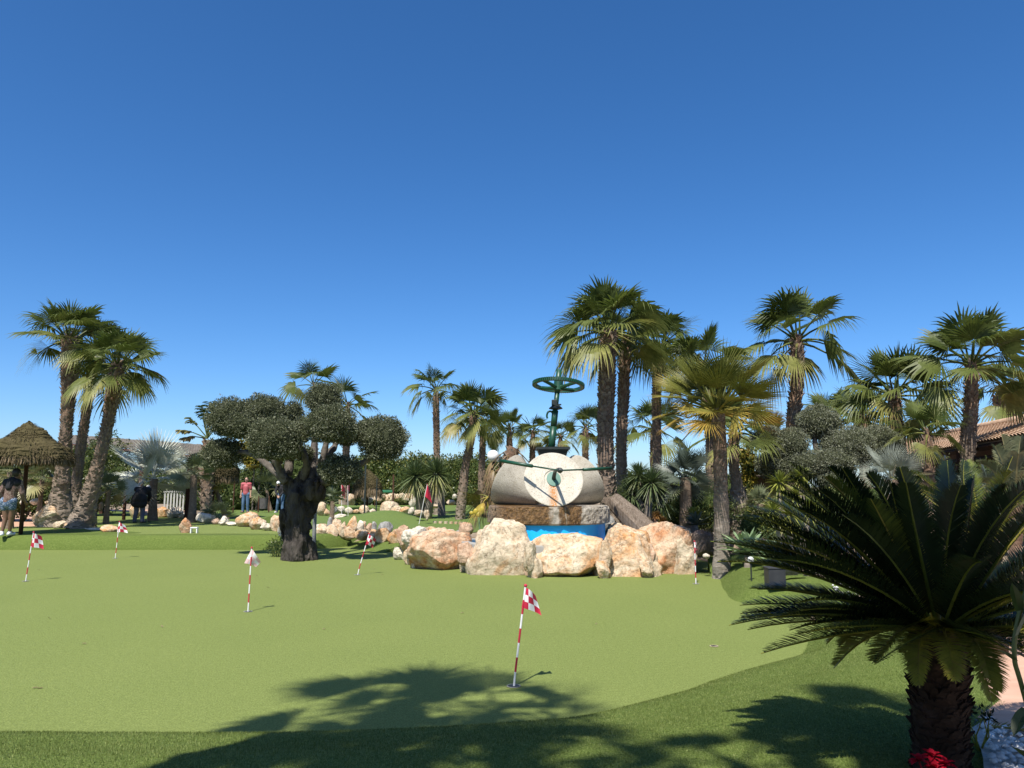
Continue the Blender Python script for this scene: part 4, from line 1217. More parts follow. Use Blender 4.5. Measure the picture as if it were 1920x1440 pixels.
yucca_plant('aloe', 'bright yellow aloe above the rocks right of the fountain', 1300, 990, 16.6, [(1300, 968, 1.0)], 26, 'yuccay', 80, (88, -20), .04, .1, .35, 9, tr=.06, cat='aloe', a0=.3, a1=1)
yucca_plant('succulent', 'rust coloured succulent with rounded heads behind the fountain rocks', 1225, 990, 15.9, [(1232, 966, .8), (1215, 980, .9), (1243, 978, .9)], 16, 'rustplant', 90, (88, -60), .025, .1, .35, 10, tr=.03, cat='succulent')
bush('shrub', 'yellow leaved upright shrub beside the flared grey trunk', [(P(1404, 880, 19), (.16, .2, .45)), (P(1400, 910, 19), (.2, .2, .3))], 'croton', 'bushcore', .12, .045, 700, z0=.35, lump=.25)
bush('shrub', 'dark shrubs filling the bed behind the fountain rocks', [(P(1250, 960, 18.5), (.9, .6, .55)), (P(1185, 950, 18.8), (.6, .5, .5)), (P(1310, 950, 18), (.7, .6, .6)), (P(1360, 960, 19.5), (.8, .6, .5))], 'bush', 'bushcore', .06, .024, 1000, z0=.3, lump=.3)
bush('shrub', 'dark shrubs under the grey topiary olive', [(P(1470, 965, 18), (1.1, .7, .45)), (P(1560, 960, 17.5), (1.1, .7, .5)), (P(1640, 950, 17), (1.0, .7, .55)), (P(1425, 985, 16), (.5, .5, .3)), (P(1530, 1000, 13.5), (.8, .6, .38))], 'bush', 'bushcore', .055, .022, 1000, z0=.3, lump=.3)
bush('shrub', 'dark shrubs at the foot of the tiled roofed house', [(P(1740, 930, 19), (1.2, .8, .8)), (P(1850, 935, 18), (1.4, .8, .7)), (P(1930, 930, 15), (1.2, .8, .8))], 'bush', 'bushcore', .06, .024, 800, z0=.3, lump=.3)
bush('shrub', 'leafy dark shrub behind the three palms by the parasol', [(P(165, 892, 34), (1.0, .8, 1.5)), (P(200, 885, 35), (1.0, .8, 1.6)), (P(140, 900, 34), (.8, .8, 1.2)), (P(222, 905, 34), (.8, .7, .9))], 'bush', 'bushcore', .13, .06, 330, z0=.4, lump=.3)
bush('shrub', 'dark leafy thicket behind the thatched parasol', [(P(30, 920, 29), (1.8, .8, 1.0)), (P(90, 920, 29), (1.3, .8, .8)), (P(-40, 900, 29), (1.5, .8, 1.4))], 'bush', 'bushcore', .13, .06, 300, z0=.4, lump=.3)
bush('shrub', 'dark leafy thicket behind the man in the red shirt', [(P(440, 925, 44), (2.2, 1, 1.4)), (P(500, 915, 45), (2.4, 1, 1.7)), (P(560, 910, 45), (2.6, 1, 1.9)), (P(380, 930, 44), (2.0, 1, 1.2)), (P(610, 915, 45), (2.0, 1, 1.6))], 'bush', 'bushcore', .18, .09, 170, z0=.35, lump=.3, a_mu=.3)
bush('shrub', 'golden leaved shrub behind the hanging clumps of the big olive', [(P(478, 848, 42), (1.0, .8, .8)), (P(500, 838, 42.5), (.7, .8, .6))], 'croton', 'bushcore', .16, .08, 300, z0=.35, lump=.3)
bush('hedge', 'tall clipped green hedge far behind the fairways', [(P(x, 902 + 6 * math.sin(x * .07), 56 - (x % 3) * .3), (1.6, 1.3, 1.75)) for x in range(640, 945, 28)] + [(P(x, 925, 55), (1.7, 1.2, 1.0)) for x in range(650, 945, 34)], 'bush', 'bushcore', .22, .12, 110, cat='hedge', z0=.3, lump=.2, a_mu=.55, stem=True)
bush('hedge', 'far dark hedge seen low between the palms behind the house side', [(P(x, 926, 60), (2.4, 1.3, 1.5)) for x in range(960, 1500, 46)], 'bush', 'bushcore', .24, .13, 90, cat='hedge', z0=.3, lump=.25)
bush('hedge', 'far dark hedge behind the long shed at the left', [(P(x, 915, 62), (2.6, 1.3, 1.5)) for x in range(-60, 420, 50)], 'bush', 'bushcore', .24, .13, 90, cat='hedge', z0=.3, lump=.25)

# bird of paradise tree left of the olive
random.seed(77); rng = np.random.default_rng(77)
t = thing('paddle_palm', P(388, 935, 30), 'paddle leaved palm with torn leaves left of the big olive crown', 'palm tree')
t.location.z = .36
b0 = Vector(t.location)
mb = MB()
palm_trunk(mb, [Vector((0, 0, 0)), o_(388, 880, 30), o_(389, 825, 30)], [(0, .2), (.6, .22), (1, .12)], 120, 4, .18)
mb.build('trunk', MT['ptrunk'], t)
mb = MB()
for i, (az, el, L_, ag) in enumerate([(2.9, 72, 1.5, .3), (3.1, 48, 1.3, .6), (3.2, 22, 1.25, .8), (.3, 70, 1.4, .4), (2.4, 84, 1.6, .2), (.2, 86, 1.6, .2), (.1, 55, 1.3, .5), (4.2, 75, 1.4, .3), (3.0, 8, 1.1, .9), (5.3, 60, 1.2, .4)]):
    e = R(el)
    d = np.array([math.cos(e) * math.cos(az), math.cos(e) * math.sin(az), math.sin(e)])
    c = np.array(o_(389, 822, 30))
    tube(mb, [Vector(c), Vector(c + d * L_ * .5), Vector(c + d * L_ * .62 + np.array([0, 0, -.04]))], [.03, .02, .015], 5, 0, False, .5)
    for k in range(9):
        tt = .58 + .42 * k / 9
        p = c + d * L_ * tt + UPV * (-.35 * max(0, tt - .6) * (1.4 - d[2]))
        s = np.array([-math.sin(az), math.cos(az), 0]) * 1.0 + np.array([0, 0, -.25])
        for sg in (-1, 1):
            dr = nrmv(np.array([s[0] * sg, s[1] * sg, s[2]]) + d * .45 + rng.normal(0, .12, 3))
            strap_leaves(mb, p, dr[None, :], .30 * math.sin(min(1, (k + 1.5) / 9) * PI * .85) + .1, .13, .25, ag)
mb.build('crown', MT['paddle'], t)

# triangle palm at the right edge
random.seed(78); rng = np.random.default_rng(78)
t = thing('triangle_palm', P(1885, 985, 8.0), 'grey green feather palm arching before the tiled roof at the right edge', 'palm')
t.location.z = .35
b0 = Vector(t.location)
mb = MB()
palm_trunk(mb, [Vector((0, 0, -.05)), o_(1905, 942, 8.0)], [(0, .07), (1, .06)], 30, 4, .05)
mb.build('trunk', MT['ptrunk'], t)
for i, (az, el, L_, sg_) in enumerate([(3.0, 66, .98, .40), (2.75, 52, .75, .45), (3.35, 76, 1.05, .28), (.3, 80, 1.1, .2), (.1, 62, 1.0, .4), (4.4, 74, 1.0, .35), (1.5, 72, 1.0, .3), (5.4, 66, .95, .4), (3.1, 84, 1.05, .15), (.9, 50, .9, .4)]):
    mb = MB()
    pinnate(mb, np.array(o_(1905, 940, 8.0)), az, R(el), L_ * .80, 60, .22, .013, sg_, .2 + .04 * i, .7, rad=.016, lean=.9, droopl=.25)
    mb.build('frond', MT['pinn'], t)

# ------------------------------------------------------------------ cycads
def cycad(label, base, hub, tr, fronds, leafL, npair, seed, group=None, boots=420):
    global rng
    rng = np.random.default_rng(seed); random.seed(seed)
    t = thing('cycad', base, label, 'cycad', group)
    hb = Vector(hub) - Vector(base)
    mb = MB()
    palm_trunk(mb, [Vector((0, 0, -.05)), hb * .5, hb - Vector((0, 0, .02))], [(0, tr * 1.05), (.5, tr), (.85, tr * 1.02), (1, tr * .8)], boots * 2, seed, .045, sides=22, boot_age=.7)
    mb.build('trunk', MT['ctrunk'], t)
    for (az, el, L_, sag, ts, age) in fronds:
        mb = MB()
        c = np.array(hb) + np.array([math.cos(az), math.sin(az), 0]) * tr * .55
        pinnate(mb, c, az, R(el), L_ * .93, npair, leafL, .0088, sag, age, .55, rad=.010, tipsag=ts, twist=random.gauss(0, .10), lean=.75, droopl=.05)
        mb.build('frond', MT['cycad'], t)
    return t
random.seed(31)
CD = 3.95
cb = P(1762, 1440, CD); cb.z = .31
ch = P(1762, 1176, CD)
fr = []
# lower, older ring: hanging, yellowish green, with sun painted into the colour
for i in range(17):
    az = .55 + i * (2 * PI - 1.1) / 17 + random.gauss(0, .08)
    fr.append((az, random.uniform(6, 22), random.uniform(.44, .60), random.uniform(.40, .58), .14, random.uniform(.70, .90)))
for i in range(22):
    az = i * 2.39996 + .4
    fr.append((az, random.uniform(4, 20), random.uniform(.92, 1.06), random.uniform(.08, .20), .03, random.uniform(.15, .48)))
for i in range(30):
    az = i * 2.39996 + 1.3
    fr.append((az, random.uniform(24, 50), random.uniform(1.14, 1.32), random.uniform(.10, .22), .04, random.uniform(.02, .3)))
for i in range(22):
    az = i * 2.39996 + 2.0
    fr.append((az, random.uniform(52, 80), random.uniform(1.0, 1.2), random.uniform(.08, .2), .04, random.uniform(.0, .42)))
for az, el, L_, sg in [(3.05, 42, 1.36, .20), (3.3, 50, 1.34, .18), (2.85, 34, 1.36, .2), (3.2, 30, 1.34, .2), (3.45, 38, 1.30, .2), (2.7, 46, 1.32, .2), (3.6, 52, 1.30, .18), (3.1, 56, 1.3, .16)]:
    fr.append((az, el, L_, sg, .03, random.uniform(.02, .35)))
low = fr[:17]
fr = low + [q for q in fr[17:] if math.sin(q[0]) < .62]
k = 0
while len(fr) < 99:            # the crown leans fuller towards the open green
    e = [6, 14, 22, 31, 40, 48, 56, 64][k % 8] + random.uniform(-4, 4)
    fr.append((PI + random.uniform(-.55, .75), e, random.uniform(.95, 1.06) if e < 34 else random.uniform(1.10, 1.30), random.uniform(.08, .18), .03, random.uniform(.05, .45)))
    k += 1
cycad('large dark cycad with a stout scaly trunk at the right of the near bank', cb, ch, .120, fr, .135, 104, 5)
random.seed(32)
fr2 = []
for i in range(26):
    az = i * 2.39996
    fr2.append((az, random.uniform(12, 78), random.uniform(.85, 1.05), random.uniform(.1, .3), .05, random.uniform(.25, .55)))
b2_ = P(1835, 1010, 6.6); b2_.z = .33
cycad('smaller sunlit cycad behind the large dark one', b2_, P(1838, 1000, 6.6), .13, fr2, .14, 60, 6, boots=150)

# poinsettia at the cycad's foot
random.seed(9); rng = np.random.default_rng(9)
pb = P(1752, 1432, 3.66)
t = thing('poinsettia', pb, 'red flowered plant at the foot of the large cycad', 'flower')
t.location.z = .31
mb = MB()
hz = 0.10
for k, (x, y) in enumerate([(0, 0), (.055, .01), (-.06, .02), (.02, .05)]):
    tube(mb, [Vector((x * .3, y * .3, -.02)), Vector((x, y, hz + .012 * k))], [.005, .004], 5)
    d, el, az = sphere_dirs(12, 55, -10)
    strap_leaves(mb, np.array([x, y, hz + .012 * k]), d, .062 * rng.uniform(.7, 1.1, 12), .026, .3, rng.random(12))
mb.build('bracts', MT['redleaf'], t)
mb = MB()
d, el, az = sphere_dirs(16, 20, -30)
strap_leaves(mb, np.array([0, 0, hz - .03]), d, .09, .03, .35, .3)
mb.build('leaf_head', MT['bush'], t)

# small bare shrub and a fallen frond on the pebbles
random.seed(10); rng = np.random.default_rng(10)
mb = MB()
for k in range(7):
    a = random.uniform(0, 2 * PI)
    p = [Vector((0, 0, -.02))]
    for s in range(4): p.append(p[-1] + Vector((math.cos(a) * .018 + random.gauss(0, .01), math.sin(a) * .018 + random.gauss(0, .01), .055)))
    tube(mb, p, [.0055, .005, .004, .003, .002], 5, 0, True, .8)
    leaf_cloud(mb, p[-1], (.03, .03, .025), 14, .035, .014, .3, k, .1, .1, .2)
tag(mb.build('bare_shrub', MT['cycad'], loc=P(1838, 1408, 4.25)), 'small nearly leafless shrub on the white pebbles', 'shrub')
mb = MB()
pinnate(mb, (0, 0, .03), -.55, R(6), .42, 40, .10, .008, .1, .95, .3)
tag(mb.build('fallen_frond', MT['cycad'], loc=P(1838, 1372, 4.55)), 'dry brown cycad frond lying beside the paved walk', 'frond')
# dark leafy branch at the very right edge
random.seed(14); rng = np.random.default_rng(14)
t = thing('leafy_shrub', P(1955, 1440, 2.7), 'dark broad leaved shrub close to the viewer at the right edge', 'shrub')
t.location.z = .3
b0 = Vector(t.location)
mb = MB()
st_ = [Vector((.10, 0, -.1)), o_(1925, 1320, 2.7), o_(1902, 1230, 2.7), o_(1912, 1150, 2.7), o_(1935, 1080, 2.7)]
tube(mb, smooth_poly(st_, 5, closed=False), .008, 7, 0, True, .6)
mb.build('stem', MT['bush'], t)
for (px, py, tx, ty, wd) in [(1912, 1150, 1897, 1090, .035), (1905, 1200, 1940, 1120, .04), (1903, 1240, 1870, 1215, .03), (1918, 1300, 1960, 1260, .04), (1925, 1330, 1900, 1378, .045), (1930, 1350, 1965, 1400, .05), (1945, 1440, 1895, 1395, .05), (1935, 1100, 1960, 1040, .04), (1930, 1345, 1915, 1352, .02)]:
    a_, b_ = np.array(o_(px, py, 2.7)), np.array(o_(tx, ty, 2.66))
    mb = MB(); strap_leaves(mb, a_, (b_ - a_)[None, :], float(np.linalg.norm(b_ - a_)), wd, .05, .1)
    mb.build('leaf', MT['bush'], t)

# yellow leaf paddle and small fan frond left of the fountain
random.seed(15); rng = np.random.default_rng(15)
t = thing('fan_palm_bush', P(905, 1000, 17.6), 'young bright fan palm leaning out left of the millstone slab', 'palm')
t.location.z = .05
b0 = Vector(t.location)
mb = MB()
c = np.array(o_(915, 932, 17.6))
tube(mb, [Vector((.15, .1, 0)), o_(918, 960, 17.6), o_(912, 935, 17.6)], [.03, .02, .015], 6, 0, True, .5)
fan_frond(mb, c, PI + .1, R(-8), .18, .75, 22, .25, .45, 62, .2, 1.1, fuse=.25)
fan_frond(mb, c, PI - .5, R(25), .25, .55, 20, .3, .35, 70, .2, .8, fuse=.3)
fan_frond(mb, c, PI + .9, R(-25), .2, .55, 18, .4, .55, 60, .2, .4, fuse=.3)
mb.build('crown', MT['yellowfan'], t)
t = thing('yellow_plant', P(899, 1000, 17.2), 'round yellow leaved plant on a green stem left of the blue basin', 'plant')
t.location.z = .05
b0 = Vector(t.location)
mb = MB()
tube(mb, [Vector((0, 0, 0)), o_(899, 985, 17.2), o_(897, 968, 17.2)], [.02, .014, .012], 6, 0, True, .0)
mb.build('stem', MT['agave'], t)
mb = MB()
for (px, py, rx, rz, yw) in [(904, 957, 6, 8, .2), (892, 959, 6, 6, -.4), (884, 962, 5, 4, .4), (897, 965, 5, 5, .1)]:
    q = o_(px, py, 17.2)
    ball(mb, q, 1, 14, 9, 0, (M_(rx, 17.2) * .8, .022, M_(rz, 17.2) * .9))
mb.build('leaf_pads', simple('yellow pad', (.24, .19, .015), (.42, .32, .03), 6, .5), t, smooth=True)
# ------------------------------------------------------------------ olive mill fountain
FD = 16.2
fc = P(1028, 900, FD); fc.z = 0
t = thing('mill_fountain', fc, 'olive mill fountain with three cone millstones on a round slab over a blue basin', 'fountain')
ZT = 1.30
SR = 1.29
def stone_mat(name, streak=False, side=False, k=1.0):
    m, nt, b, o = new_mat(name)
    v = coords(nt, vary=False)
    n1 = noise_t(nt, v, 3.0, 6, .65)
    n2 = noise_t(nt, v, 48.0, 3, .7)
    col = ramp(nt, n1, [(.3, (.40 * k, .365 * k, .30 * k)), (.7, (.60 * k, .56 * k, .475 * k))])
    col = mixc(nt, col, ramp(nt, n2, [(.32, (.42, .37, .31)), (.45, (.95, .94, .91)), (.7, (1.08, 1.06, 1.04))]), .8, 'MULTIPLY')
    if streak:      # rust that has run down from the axle, lying in the stone's own x axis
        sp = N(nt, 'ShaderNodeSeparateXYZ'); nt.links.new(v, sp.inputs[0])
        wob = noise_t(nt, coords(nt, (14, 14, 2), False), 2.5, 3)
        ma = N(nt, 'ShaderNodeMath', operation='ABSOLUTE')
        ad = N(nt, 'ShaderNodeMath', operation='ADD'); ad.inputs[1].default_value = .02
        nt.links.new(sp.outputs['X'], ad.inputs[0]); nt.links.new(ad.outputs[0], ma.inputs[0])
        r1 = ramp(nt, ma.outputs[0], [(.03, (1, 1, 1)), (.12, (0, 0, 0))])
        r2 = ramp(nt, sp.outputs['Y'], [(0.0, (0, 0, 0)), (.001, (0, 0, 0))])
        gt = N(nt, 'ShaderNodeMath', operation='LESS_THAN'); gt.inputs[1].default_value = -.13
        nt.links.new(sp.outputs['Y'], gt.inputs[0])
        mm = N(nt, 'ShaderNodeMath', operation='MULTIPLY'); nt.links.new(r1, mm.inputs[0]); nt.links.new(gt.outputs[0], mm.inputs[1])
        m2 = N(nt, 'ShaderNodeMath', operation='MULTIPLY'); nt.links.new(mm.outputs[0], m2.inputs[0])
        nt.links.new(ramp(nt, wob, [(.35, (.15, .15, .15)), (.6, (1, 1, 1))]), m2.inputs[1])
        col = mixc(nt, col, (.42, .15, .02), m2.outputs[0])
    nt.links.new(col, b.inputs['Base Color'])
    b.inputs['Roughness'].default_value = .85
    b.inputs['Specular IOR Level'].default_value = .2
    bump(nt, b, n2, .5, .02)
    return m
MSTONE = stone_mat('millstone granite', k=.74)
MFACE = stone_mat('millstone face', True)
def slab_mat():
    m, nt, b, o = new_mat('wet slab granite')
    v = coords(nt, vary=False)
    n1 = noise_t(nt, v, 3.0, 6, .65)
    n2 = noise_t(nt, v, 20.0, 6, .75)
    dry = ramp(nt, n1, [(.3, (.33, .29, .23)), (.7, (.50, .45, .37))])
    sp = N(nt, 'ShaderNodeSeparateXYZ'); nt.links.new(v, sp.inputs[0])
    wob = noise_t(nt, coords(nt, (5, 5, 1), False), 1.6, 4)
    ad = N(nt, 'ShaderNodeMath', operation='MULTIPLY_ADD'); ad.inputs[1].default_value = .30
    nt.links.new(wob, ad.inputs[0]); nt.links.new(sp.outputs['X'], ad.inputs[2])
    mr = N(nt, 'ShaderNodeMapRange'); mr.inputs[1].default_value = -1.3; mr.inputs[2].default_value = 1.5
    nt.links.new(ad.outputs[0], mr.inputs[0])
    k = lambda x: (x + .15 + 1.3) / 2.8
    W1, W0 = (1, 1, 1), (0, 0, 0)
    wet = ramp(nt, mr.outputs[0], [(k(-1.42), (.5,) * 3), (k(-.96), W1), (k(-.06), W1), (k(.02), W0), (k(.13), W0), (k(.17), W1), (k(.27), W1), (k(.29), (.3, .3, .3)), (k(.33), W1), (k(.60), W1), (k(.63), W0)])
    wcol = ramp(nt, n2, [(.35, (.085, .042, .012)), (.65, (.23, .125, .04))])
    col = mixc(nt, dry, wcol, wet)
    col = mixc(nt, col, ramp(nt, n2, [(.3, (.4, .36, .3)), (.55, (1, 1, 1))]), .7, 'MULTIPLY')
    nt.links.new(col, b.inputs['Base Color'])
    nt.links.new(ramp(nt, wet, [(0, (.9,) * 3), (1, (.35,) * 3)]), b.inputs['Roughness'])
    bump(nt, b, n2, 1.0, .05)
    return m
mb = MB()
lathe(mb, (0, 0, 0), [(0.9, .935), (SR - .05, .935), (SR, .965), (SR + .005, 1.10), (SR - .005, 1.24), (SR - .02, 1.285), (SR - .045, ZT), (0.3, ZT)], 96, 0, rough=0)
mb.build('stone_slab', slab_mat(), t, smooth=False)
bm = bmesh.new(); bm.from_mesh(t.children[-1].data)
bmesh.ops.subdivide_edges(bm, edges=bm.edges[:], cuts=2, use_grid_fill=True)
for v in bm.verts:
    r = math.hypot(v.co.x, v.co.y)
    if r > SR - .04 and v.co.z < ZT - .02:
        k = .022 * noise.fractal(v.co * 9, .8, 2, 4)
        v.co.x *= 1 + k; v.co.y *= 1 + k
bm.to_mesh(t.children[-1].data); bm.free()
mb = MB()
lathe(mb, (0, 0, 0), [(1.20, .0), (1.20, .94)], 72, 0, cap=False)
lathe(mb, (0, 0, 0), [(1.20, .94), (.9, .942)], 72, 0, cap=False)
mb.build('blue_basin', MT['blue'], t, smooth=False)
mb = MB()
lathe(mb, (0, 0, 0), [(1.88, -.05), (1.88, .54), (1.87, .56), (1.72, .56), (1.71, .54), (1.71, .1)], 72, 0, cap=False)
pw = mb.build('pool_wall', MT['concrete'], t, smooth=False); pw.scale = (1, .74, 1)
mb = MB()
lathe(mb, (0, 0, 0), [(1.19, .30), (1.72, .30)], 48, 0, cap=False)
pf = mb.build('pool_floor', MT['blue'], t); pf.scale = (1, .73, 1)
AL = R(25.5)
RB = .605
SL = RB / math.sin(AL)
AX = RB / math.tan(AL)
for az, fm in ((R(-86.5), 1), (R(152), 0), (R(33), 0)):
    # cone lies on the slab: its axis climbs outwards by the half angle, its big face leans back
    ax = Vector((math.cos(az) * math.cos(AL), math.sin(az) * math.cos(AL), math.sin(AL)))
    s = Vector((-math.sin(az), math.cos(az), 0))       # to the right when looking at the face
    u = ax.cross(s)
    if u.z < 0: u = -u; 
    xx = u.cross(ax)
    rot = Matrix((xx, u, ax)).transposed()
    ap = Vector((0, 0, ZT + .004)) + Vector((math.cos(az), math.sin(az), 0)) * (SR - .03 - SL)
    prof = [(AX * f * math.tan(AL), AX * f) for f in (.30, .5, .7, .9, .975)] + [(RB - .006, AX - .004), (RB - .02, AX + .004), (RB * .6, AX + .006), (.20, AX + .006), (.185, AX - .01), (.14, AX - .01)]
    c0 = Vector((0, 0, AX))
    mb = MB()
    lathe(mb, (0, 0, 0), [(r, z - AX) for r, z in prof], 72)
    o = mb.build('millstone', MFACE if fm else MSTONE, t, smooth=False)
    o.matrix_local = Matrix.Translation(ap + ax * AX) @ rot.to_4x4()
    pl = MB()
    lathe(pl, (0, 0, 0), [(.01, 0), (.143, 0), (.143, .012), (.02, .016)], 32, 0, rot=Matrix.Diagonal((1, 1.12, 1)))
    p = pl.build('axle_plate', MT['plategreen'], o)
    if fm: FACE = (ap + ax * AX, ax)
    br = MB()
    tube(br, [Vector((0, 0, 0)), Vector((0, .02, .10)), Vector((.01, .05, .24))], [.045, .04, .035], 10)
    br.build('axle', MT['black'], o)
# tie rods between the axles
fz = P(1050, 882, FD - 1.72) - fc
mb = MB()
a1, a2 = P(940, 864, FD - .9) - fc, P(998, 874, FD - 1.35) - fc
tube(mb, [a1, a2], .036, 12); tube(mb, [a2, fz], .016, 8)
mb.build('tie_rod', MT['metalgreen'], t, smooth=True)
mb = MB()
a1, a2 = P(1146, 878, FD - .75) - fc, P(1094, 880.5, FD - 1.3) - fc
tube(mb, [a1, a2], .032, 12); tube(mb, [a2, fz], .016, 8)
mb.build('tie_rod', MT['metalgreen'], t, smooth=True)
mb = MB()
q = FACE[0] + FACE[1] * .24 + Vector((0, 0, .04))
tube(mb, smooth_poly([q, q.lerp(fz, .5) + Vector((.0, -.03, .02)), fz + Vector((0, 0, .02)), fz + Vector((.05, -.02, -.02))], 5, closed=False), .034, 10)
ball(mb, fz, .055, 12, 8)
tube(mb, [P(938, 864, FD - .9) - fc + Vector((0, 0, .07)), P(938, 864, FD - .9) - fc + Vector((0, .12, -.12))], .028, 8)
tube(mb, [P(1146, 878, FD - .75) - fc + Vector((0, 0, .05)), P(1146, 878, FD - .75) - fc + Vector((0, .2, -.05))], .025, 8)
mb.build('rod_bracket', MT['black'], t, smooth=True)
mb = MB()
zt = lambda px, py: P(px, py, FD) - fc
h0, h1 = zt(1036, 861), zt(1036, 839)
vs = []
for z, wx in ((h0.z, .26), (h1.z, .335), (h1.z, .315), (h0.z + .02, .24)):
    for a in range(4):
        sx, sy = ((-1, -1), (1, -1), (1, 1), (-1, 1))[a]
        vs.append((h0.x + sx * wx, sy * wx, z))
fs = [(i * 4 + a, i * 4 + (a + 1) % 4, (i + 1) * 4 + (a + 1) % 4, (i + 1) * 4 + a) for i in range(3) for a in range(4)] + [(12, 13, 14, 15)]
mb.add(vs, fs)
box(mb, (h1.x, -.335, h1.z - .03), (.70, .02, .05)); box(mb, (h1.x, .335, h1.z - .03), (.70, .02, .05))
box(mb, (h1.x - .345, 0, h1.z - .03), (.02, .65, .05)); box(mb, (h1.x + .345, 0, h1.z - .03), (.02, .65, .05))
mb.build('hopper', MT['black'], t)
mb = MB()
s0, s1, s2, s3 = zt(1033, 848), zt(1041, 770), zt(1045, 735), zt(1048.5, 693)
tube(mb, [s0, zt(1038, 800)], .075, 14); tube(mb, [zt(1038, 800), s1], .07, 14)
tube(mb, [s1, s2], .055, 12); tube(mb, [s2, s3], .062, 14)
sh_ = mb.build('shaft', MT['metalgreen'], t, smooth=True)
g = MB()
gc = zt(1047, 722)
GR = .545
n = 72
prof = [(GR - .055, -.038), (GR, -.038), (GR, .038), (GR - .055, .038), (GR - .055, -.038)]
lathe(g, (0, 0, 0), prof, n, cap=False)
for k in range(n):
    a = 2 * PI * k / n
    box(g, (math.cos(a) * (GR + .014), math.sin(a) * (GR + .014), 0), (.03, .024, .07), rz=a)
for k in range(4):
    a = PI / 4 + PI / 2 * k
    tube(g, [Vector((math.cos(a) * .06, math.sin(a) * .06, -.06)), Vector((math.cos(a) * .3, math.sin(a) * .3, -.03)), Vector((math.cos(a) * (GR - .05), math.sin(a) * (GR - .05), 0))], [.05, .038, .045], 8)
lathe(g, (0, 0, 0), [(.055, -.12), (.10, -.12), (.10, .10), (.055, .10)], 20)
go = g.build('gear_wheel', MT['metalgreen'], sh_)
go.location = gc; go.rotation_euler = (R(-7), R(4), 0)
g = MB()
c = zt(1042, 764)
lathe(g, c, [(.07, -.05), (.15, -.03), (.145, -.01), (.06, .06)], 24)
box(g, c + Vector((-.03, -.04, .10)), (.12, .10, .13), bev=.01)
box(g, c + Vector((.07, -.02, .06)), (.10, .05, .03))
g.build('collar', MT['black'], sh_, smooth=False)
g = MB()
c = zt(1038, 778)
tube(g, smooth_poly([c, c + Vector((-.05, -.03, .07)), c + Vector((-.12, -.03, .06)), c + Vector((-.15, -.03, -.02)), c + Vector((-.135, -.03, -.08))], 4, closed=False), [.022] * 17, 9)
g.build('spout', MT['metalgreen'], sh_, smooth=True)

# ------------------------------------------------------------------ rocks
GR1 = 'boulders round the fountain'
def fr_(label, px, py, w, h, *a, **k): rock(label, px, py, w * 1.10, h, *a, group=GR1, name='boulder', cat='boulder', sub=5, square=.42 if w > 80 else .25, sink=.28, rough=.11, **k)
fr_('rust orange boulder at the left front of the fountain', 822, 1071, 116, 70, 'rk_orange', depth=.8, seed=101, cuts=8)
fr_('largest cream white boulder left of the blue basin', 938, 1079, 120, 101, 'rk_cream', depth=.6, seed=102, cuts=9, peak=.34)
fr_('broad peach boulder right in front of the blue basin', 1066, 1083, 144, 76, 'rk_ochre', depth=.6, seed=103, cuts=9)
fr_('ochre boulder below the right end of the slab', 1184, 1082, 116, 90, 'rk_ochre', depth=.7, seed=104, cuts=9, peak=.3)
fr_('tall rust and ochre boulder at the right end of the ring', 1256, 1077, 96, 92, 'rk_orange', depth=.8, seed=105, cuts=8)
fr_('cream stone capping the back of the right end boulders', 1216, 1046, 64, 60, 'rk_cream', z=.1, D=15.6, depth=.8, seed=106)
fr_('pale boulder behind the flag at the far right of the ring', 1286, 1072, 50, 78, 'rk_cream', depth=.9, seed=107, D=14.9)
fr_('pale stone wedged on top at the right shoulder of the ring', 1281, 1030, 40, 42, 'rk_cream', depth=.8, seed=108, D=15.4)
fr_('cream stone with a brown face behind the slab\'s right end', 1166, 1018, 52, 38, 'rk_cream', depth=.8, seed=109, D=16.0)
fr_('narrow filler stone between the white and the peach boulder', 994, 1062, 22, 44, 'rk_cream', depth=.9, seed=110, D=14.25)
fr_('little stone at the foot of the gap left of the peach boulder', 993, 1080, 18, 20, 'rk_pink', depth=.9, seed=111)
fr_('narrow filler stone between the peach and the ochre boulder', 1137, 1072, 22, 62, 'rk_cream', depth=.9, seed=112, D=14.35)
fr_('squat cream stone filling the foot of the gap left of the peach boulder', 1004, 1081, 26, 34, 'rk_cream', depth=.9, seed=121, D=14.3)
fr_('squat ochre stone filling the foot of the gap right of the peach boulder', 1133, 1083, 26, 30, 'rk_ochre', depth=.9, seed=122, D=14.2)
fr_('small cream stone at the foot of the tall rust boulder', 1214, 1079, 24, 26, 'rk_cream', depth=.9, seed=123, D=14.3)
fr_('little stone between the two right hand boulders', 1219, 1056, 24, 34, 'rk_pink', depth=.9, seed=113, D=14.8)
fr_('pinkish filler stone left of the largest white boulder', 872, 1052, 30, 34, 'rk_pink', depth=.9, seed=114, D=15.0)
fr_('small cream stone low between the orange and the white boulder', 874, 1073, 24, 24, 'rk_cream', depth=.9, seed=115)
fr_('white slanting stone resting on the orange boulder\'s left shoulder', 774, 1026, 44, 36, 'rk_white', depth=.9, seed=116, D=16.2)
fr_('low cream stone at the far left tip of the ring', 749, 1050, 24, 22, 'rk_white', depth=.9, seed=117)
fr_('small stone tucked beneath the slanting white one', 766, 1055, 22, 26, 'rk_cream', depth=.9, seed=118, D=16.7)
fr_('reddish stone beside the dark gap at the ring\'s left end', 778, 1060, 18, 34, 'rk_orange', depth=.9, seed=119, D=16.0)
fr_('rust veined stone behind the slanting white one', 757, 1022, 30, 36, 'rk_pink', depth=.9, seed=120, D=17.6)
GR2 = 'small stones behind the pool wall'
